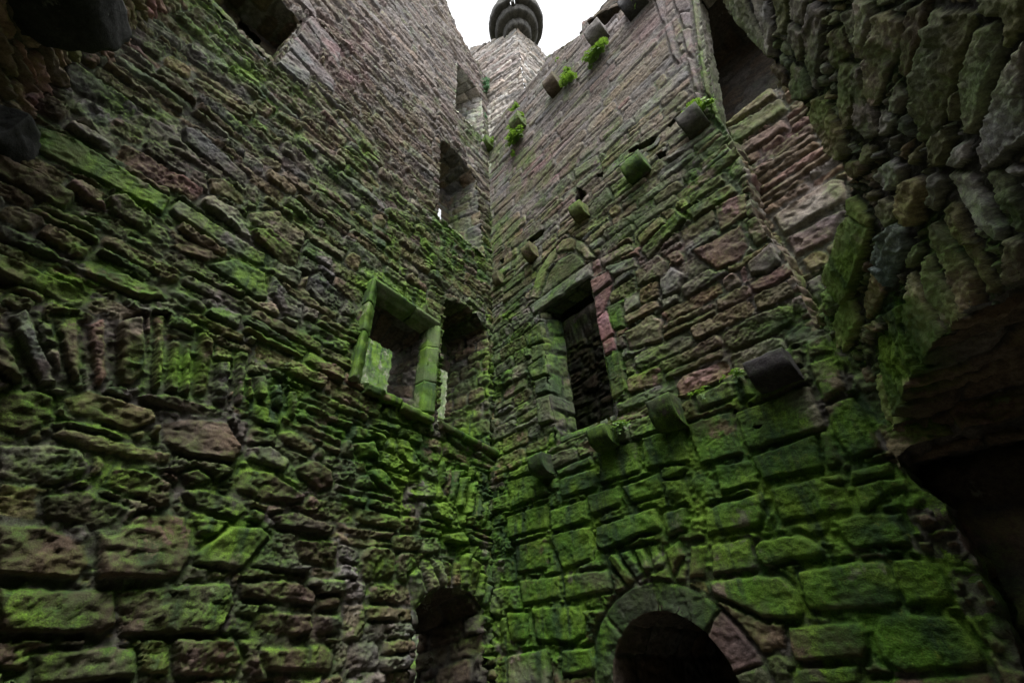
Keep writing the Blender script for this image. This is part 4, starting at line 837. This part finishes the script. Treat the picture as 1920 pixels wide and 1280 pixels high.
# ================================================================== TOWER with its corbelled turret
STT = mkstyle(soil=1.3, seed=71, hs=(.004, .03), mdep=.02, edge=.03, tilt=.08, rough=.8, pit=.2, pal=[(PALE, 3), (GREY, 3), ((.27, .24, .22), 2), (DGREY, 1)], mort=(.26, .25, .235))
uc, zc = FT.uv(967.5, 52)
TQ = FT.pt(uc, 0.)[:2]
dT2 = unit([1375., 994.]); nT2 = np.array([dT2[1], -dT2[0]]); FT2 = Frame(TQ, dT2, nT2)
rootT = thing('corner_tower', (TQ[0], TQ[1], 0), 'pale stone tower against the white sky with a round stepped turret at its corner', 'tower')
LAYT = Courses(601, 8, 24, [(-1, .16, .32, .35, .9)], rot=.04, wob=.03)
ztl = FT.uv(884, 84)[1]
WT = Wall(FT, LAYT, STT)
topT = [(-.9, FT.uv(882, 88)[1]), (-.2, FT.uv(897, 80)[1]), (uc-.5, zc+.1), (uc, zc+.2)]
outT = np.array([(-.9, 9.5), (uc, 9.5), (uc, zc+.2)]+topT[::-1][1:])
WT.build('masonry', rootT, lin(-.9, uc, .025), lin(9.5, zc+1.2, .028), (), outT)
WT2 = Wall(FT2, LAYT, STT)
outT2 = np.array([(0, 9.5), (2.2, 9.5), (2.2, zc-.2), (0, zc+.2)])
WT2.build('masonry', rootT, lin(0, 2.2, .025), lin(9.5, zc+.5, .028), (), outT2)
def ring(name, prof, seed, col, moss=-.5, n=96, cut=None):
    prof, _ = resample(prof, .03); m = len(prof); th = np.linspace(0, 2*math.pi, n, endpoint=False)
    V = []; 
    for t in th:
        for r_, z in prof: V.append((TQ[0]+r_*math.cos(t), TQ[1]+r_*math.sin(t), z))
    V = np.array(V); th2 = np.repeat(th, m); rr_ = np.tile(prof[:, 0], n); zz = np.tile(prof[:, 1], n)
    d = .022*fbm(np.cos(th2)*4+zz*3, np.sin(th2)*4+zz, seed, 3)
    V[:, 0] += np.cos(th2)*d; V[:, 1] += np.sin(th2)*d; V[:, 2] += .6*d
    fc = np.array([(i*m+j, ((i+1) % n)*m+j, ((i+1) % n)*m+j+1, i*m+j+1) for i in range(n) for j in range(m-1)])
    if cut: fc = np.array([f for f in fc if not cut(V[f].mean(0))])
    alb = np.array(col)[None]*(1+.35*fbm(np.cos(th2)*5+zz, np.sin(th2)*5+zz*2, seed+3, 3))[:, None]
    joint = (np.abs(((th2/(2*math.pi)*14) % 1)-.5) < .03)[:, None]; alb = np.where(joint, alb*.6, alb)
    return link_mesh(name, V, fc, MAS, rootT, np.clip(alb, .02, .8), np.full(len(V), moss))
z0 = zc-.02
TA = TQ; TQ = TQ-unit(np.array([0, 0])-TQ)*.27+0
slot_dir = unit(np.array([0, 0])-TQ)
def in_slot(P):
    q = P[:2]-TQ; r_ = q@slot_dir; t = abs(q@np.array([-slot_dir[1], slot_dir[0]]))
    return t < .05 and .50 < r_ < .80
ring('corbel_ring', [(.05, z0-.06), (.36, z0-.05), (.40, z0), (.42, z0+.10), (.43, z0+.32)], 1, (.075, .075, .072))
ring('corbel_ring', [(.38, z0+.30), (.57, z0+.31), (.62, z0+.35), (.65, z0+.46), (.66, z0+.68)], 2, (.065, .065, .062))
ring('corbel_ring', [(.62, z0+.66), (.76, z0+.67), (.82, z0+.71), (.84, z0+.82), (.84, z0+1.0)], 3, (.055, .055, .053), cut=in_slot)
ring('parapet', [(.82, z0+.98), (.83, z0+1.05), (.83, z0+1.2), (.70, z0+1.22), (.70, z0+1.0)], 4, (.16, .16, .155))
slab('drain_spout', rootT, np.array([*(TQ+slot_dir*.50), z0+.56]), (np.array([-slot_dir[1], slot_dir[0]]), slot_dir, Z3), [(-.3, -.06), (.26, -.05), (.28, .06), (-.3, .06)], .10, STT, 91, col=(.05, .05, .05), moss=-1, amp=.006)
_r = ray(999, 9); _y = TQ[1]-.30; fp = np.array([_r[0]/_r[1]*_y, _y, _r[2]/_r[1]*_y+EYE])
# ================================================================== beyond the openings
rootY = thing('courtyard_wall', (*FA.pt(1.5, 0., -8.0)[:2], 0), 'bright mossy outer wall glimpsed through the framed window', 'wall')
Wall(FA.back(8.0), Courses(701, -.1, 9, [(-1, .2, .34, .3, .8)], rot=.04, wob=.03), mkstyle(seed=73, moss=.45, facet=.6, hs=(.01, .07), mdep=.05, rough=1., pal=[(OLIVE, 2), (PALE, 2), (GREY, 2)], mort=(.2, .2, .17))).build('masonry', rootY, lin(-10.0, 6.0, .05), lin(-.05, 14.5, .04))
Fy = FA.back(8.7); Wall(Fy, LAYK, STD).build('outer_face', rootY, lin(-10.0, 6.0, .2), lin(-.05, 14.5, .2))

# ground: damp earth and grit
def ground():
    m, t, b = nodes("damp_earth"); L = t.links.new
    tc = N(t, 'TexCoord'); n1 = N(t, 'TexNoise', Scale=.8, Detail=6.); n2 = N(t, 'TexNoise', Scale=14., Detail=5.)
    for n in (n1, n2): L(tc.outputs['Object'], n.inputs['Vector'])
    c = mixc(t, ramp(t, n1.outputs['Fac'], .4, .62), (.085, .07, .05), (.05, .075, .025)); c = mixc(t, ramp(t, n2.outputs['Fac'], .3, .7), c, (.12, .105, .085))
    L(c, b.inputs['Base Color']); b.inputs['Roughness'].default_value = .95
    bu = N(t, 'Bump', Strength=.6, Distance=.05); L(n2.outputs['Fac'], bu.inputs['Height']); L(bu.outputs[0], b.inputs['Normal'])
    o = link_mesh('ground', np.array([(-300, -300, 0), (300, -300, 0), (300, 300, 0), (-300, 300, 0)], float), [(0, 1, 2, 3)], m)
    o['kind'] = 'structure'; o['label'] = 'damp earth floor of the roofless tower'; return o
ground()

# ferns and ivy rooted in the joints
def leaf_clump(name, P, n3v, size, drop, nleaf, seed, label, group='green plants rooted in the wall joints'):
    rg = random.Random(seed); P = np.array(P); side = np.cross(n3v, [0, 0, 1.]); V = []; fc = []
    nf = max(4, nleaf//16)
    for i in range(nf):
        # one drooping frond with paired leaflets
        a = rg.uniform(-1.1, 1.1); up = rg.uniform(-.3, .9); ln = size*rg.uniform(.45, 1.0)
        root = P+side*rg.gauss(0, size*.22)+np.array([0, 0, -1.])*rg.random()*drop+n3v*.01
        d = side*math.sin(a)+n3v*math.cos(a)*.9+np.array([0, 0, up]); d /= np.linalg.norm(d)
        pos = root.copy()
        b = len(V); w2 = side*.004; V += [P-w2, P+w2, root+w2, root-w2]; fc.append((b, b+1, b+2, b+3))
        for k in range(8):
            f = k/8; d = d+np.array([0, 0, -.16-.1*f]); d /= np.linalg.norm(d); pos = pos+d*ln/8
            lat = np.cross(d, [0, 0, 1.]); lat /= np.linalg.norm(lat)+1e-6; upv = np.cross(lat, d)
            for s in (-1, 1):
                L = size*.24*(1-.55*f)*rg.uniform(.7, 1.3); q = lat*s+d*.45+upv*rg.uniform(-.4, .4); q /= np.linalg.norm(q); wv = np.cross(q, upv); wv /= np.linalg.norm(wv)+1e-6
                b = len(V); V += [pos, pos+q*L*.5+wv*L*.34, pos+q*L+upv*-.15*L, pos+q*L*.5-wv*L*.34]; fc.append((b, b+1, b+2, b+3))
    V = np.array(V); loc = P
    me = bpy.data.meshes.new(name); me.from_pydata([tuple(v-loc) for v in V], [], fc); me.materials.append(CREEP if 'creeper' in label else LEAF); me.update()
    o = bpy.data.objects.new(name, me); S.collection.objects.link(o); o.location = loc
    return tag(o, label, 'plant', group, 'thing')
for x, y, fr, sz, dr, nl, lb in [
    (1122, 100, FB, .30, .22, 420, 'dense bright green fern tuft alone on grey masonry, just below the wall-head corbel'),
    (1068, 136, FB, .24, .5, 360, 'narrow green plant hanging just right of a brown corbel near the wall head'),
    (970, 205, FB, .18, .1, 160, 'smallest upper tuft above the hanging ivy beside the mossy corbel'),
    (976, 228, FB, .28, .25, 380, 'leafy ivy clump pressed against the right side of the mossy corbel'),
    (972, 254, FB, .30, .25, 520, 'brightest round ivy clump hanging below the mossy corbel'),
    (966, 286, FB, .12, .25, 130, 'thin trailing ivy tail under the round clump'),
    (1308, 192, FB, .20, .28, 340, 'yellow green fern growing beside the end corbel at the broken pilaster'),
    (1214, -2, FB, .26, .15, 260, 'green fern at the very top edge beside the black beam end'),
    (914, 162, FB, .30, .5, 420, 'dark bluish creeper patch in the angle beside the topmost window'),
    (912, 222, FB, .20, .22, 200, 'small grey green creeper below the creeper patch in the tower angle'),
    (924, 266, FB, .16, .12, 170, 'little green tuft in the corner beside the corner corbel'),
    (912, 335, FB, .14, .3, 200, 'pale green creeper in the corner beside the middle window arch'),
    (1047, 114, FB, .09, .05, 60, 'tiny leaf sprig on the crumbling wall head'),
    (1175, 792, FBL, .16, .05, 220, 'low feathery weeds on the mossy ledge between two corbels'),
    (1385, 700, FBL, .13, .03, 130, 'thin green weeds on the ledge left of the big black corbel'),
    (1312, 738, FBL, .11, .03, 110, 'sparse weeds on the ledge above the teal block'),
    ]:
    u, v = fr.uv(x, y); leaf_clump('fern', fr.pt(u, v, .03), fr.n3, sz, dr, nl, int(x*7+y), lb)
# finial of the turret, seen as a dark tip against the sky
def finial():
    zb = z0+1.15-fp[2]; prof = [(.014, zb), (.014, -.14), (.05, -.10), (.03, -.06), (.075, -.02), (.05, .06), (.0, .15)]
    n = 14; V = []; 
    for i in range(n):
        t = 2*math.pi*i/n
        for r_, z in prof: V.append((fp[0]+r_*math.cos(t)*1.0, fp[1]+r_*math.sin(t), fp[2]+z))
    m = len(prof); fc = np.array([(i*m+j, ((i+1) % n)*m+j, ((i+1) % n)*m+j+1, i*m+j+1) for i in range(n) for j in range(m-1)])
    link_mesh('finial', np.array(V), fc, MAS, rootT, np.full((len(V), 3), .12), np.full(len(V), -1.))
finial()
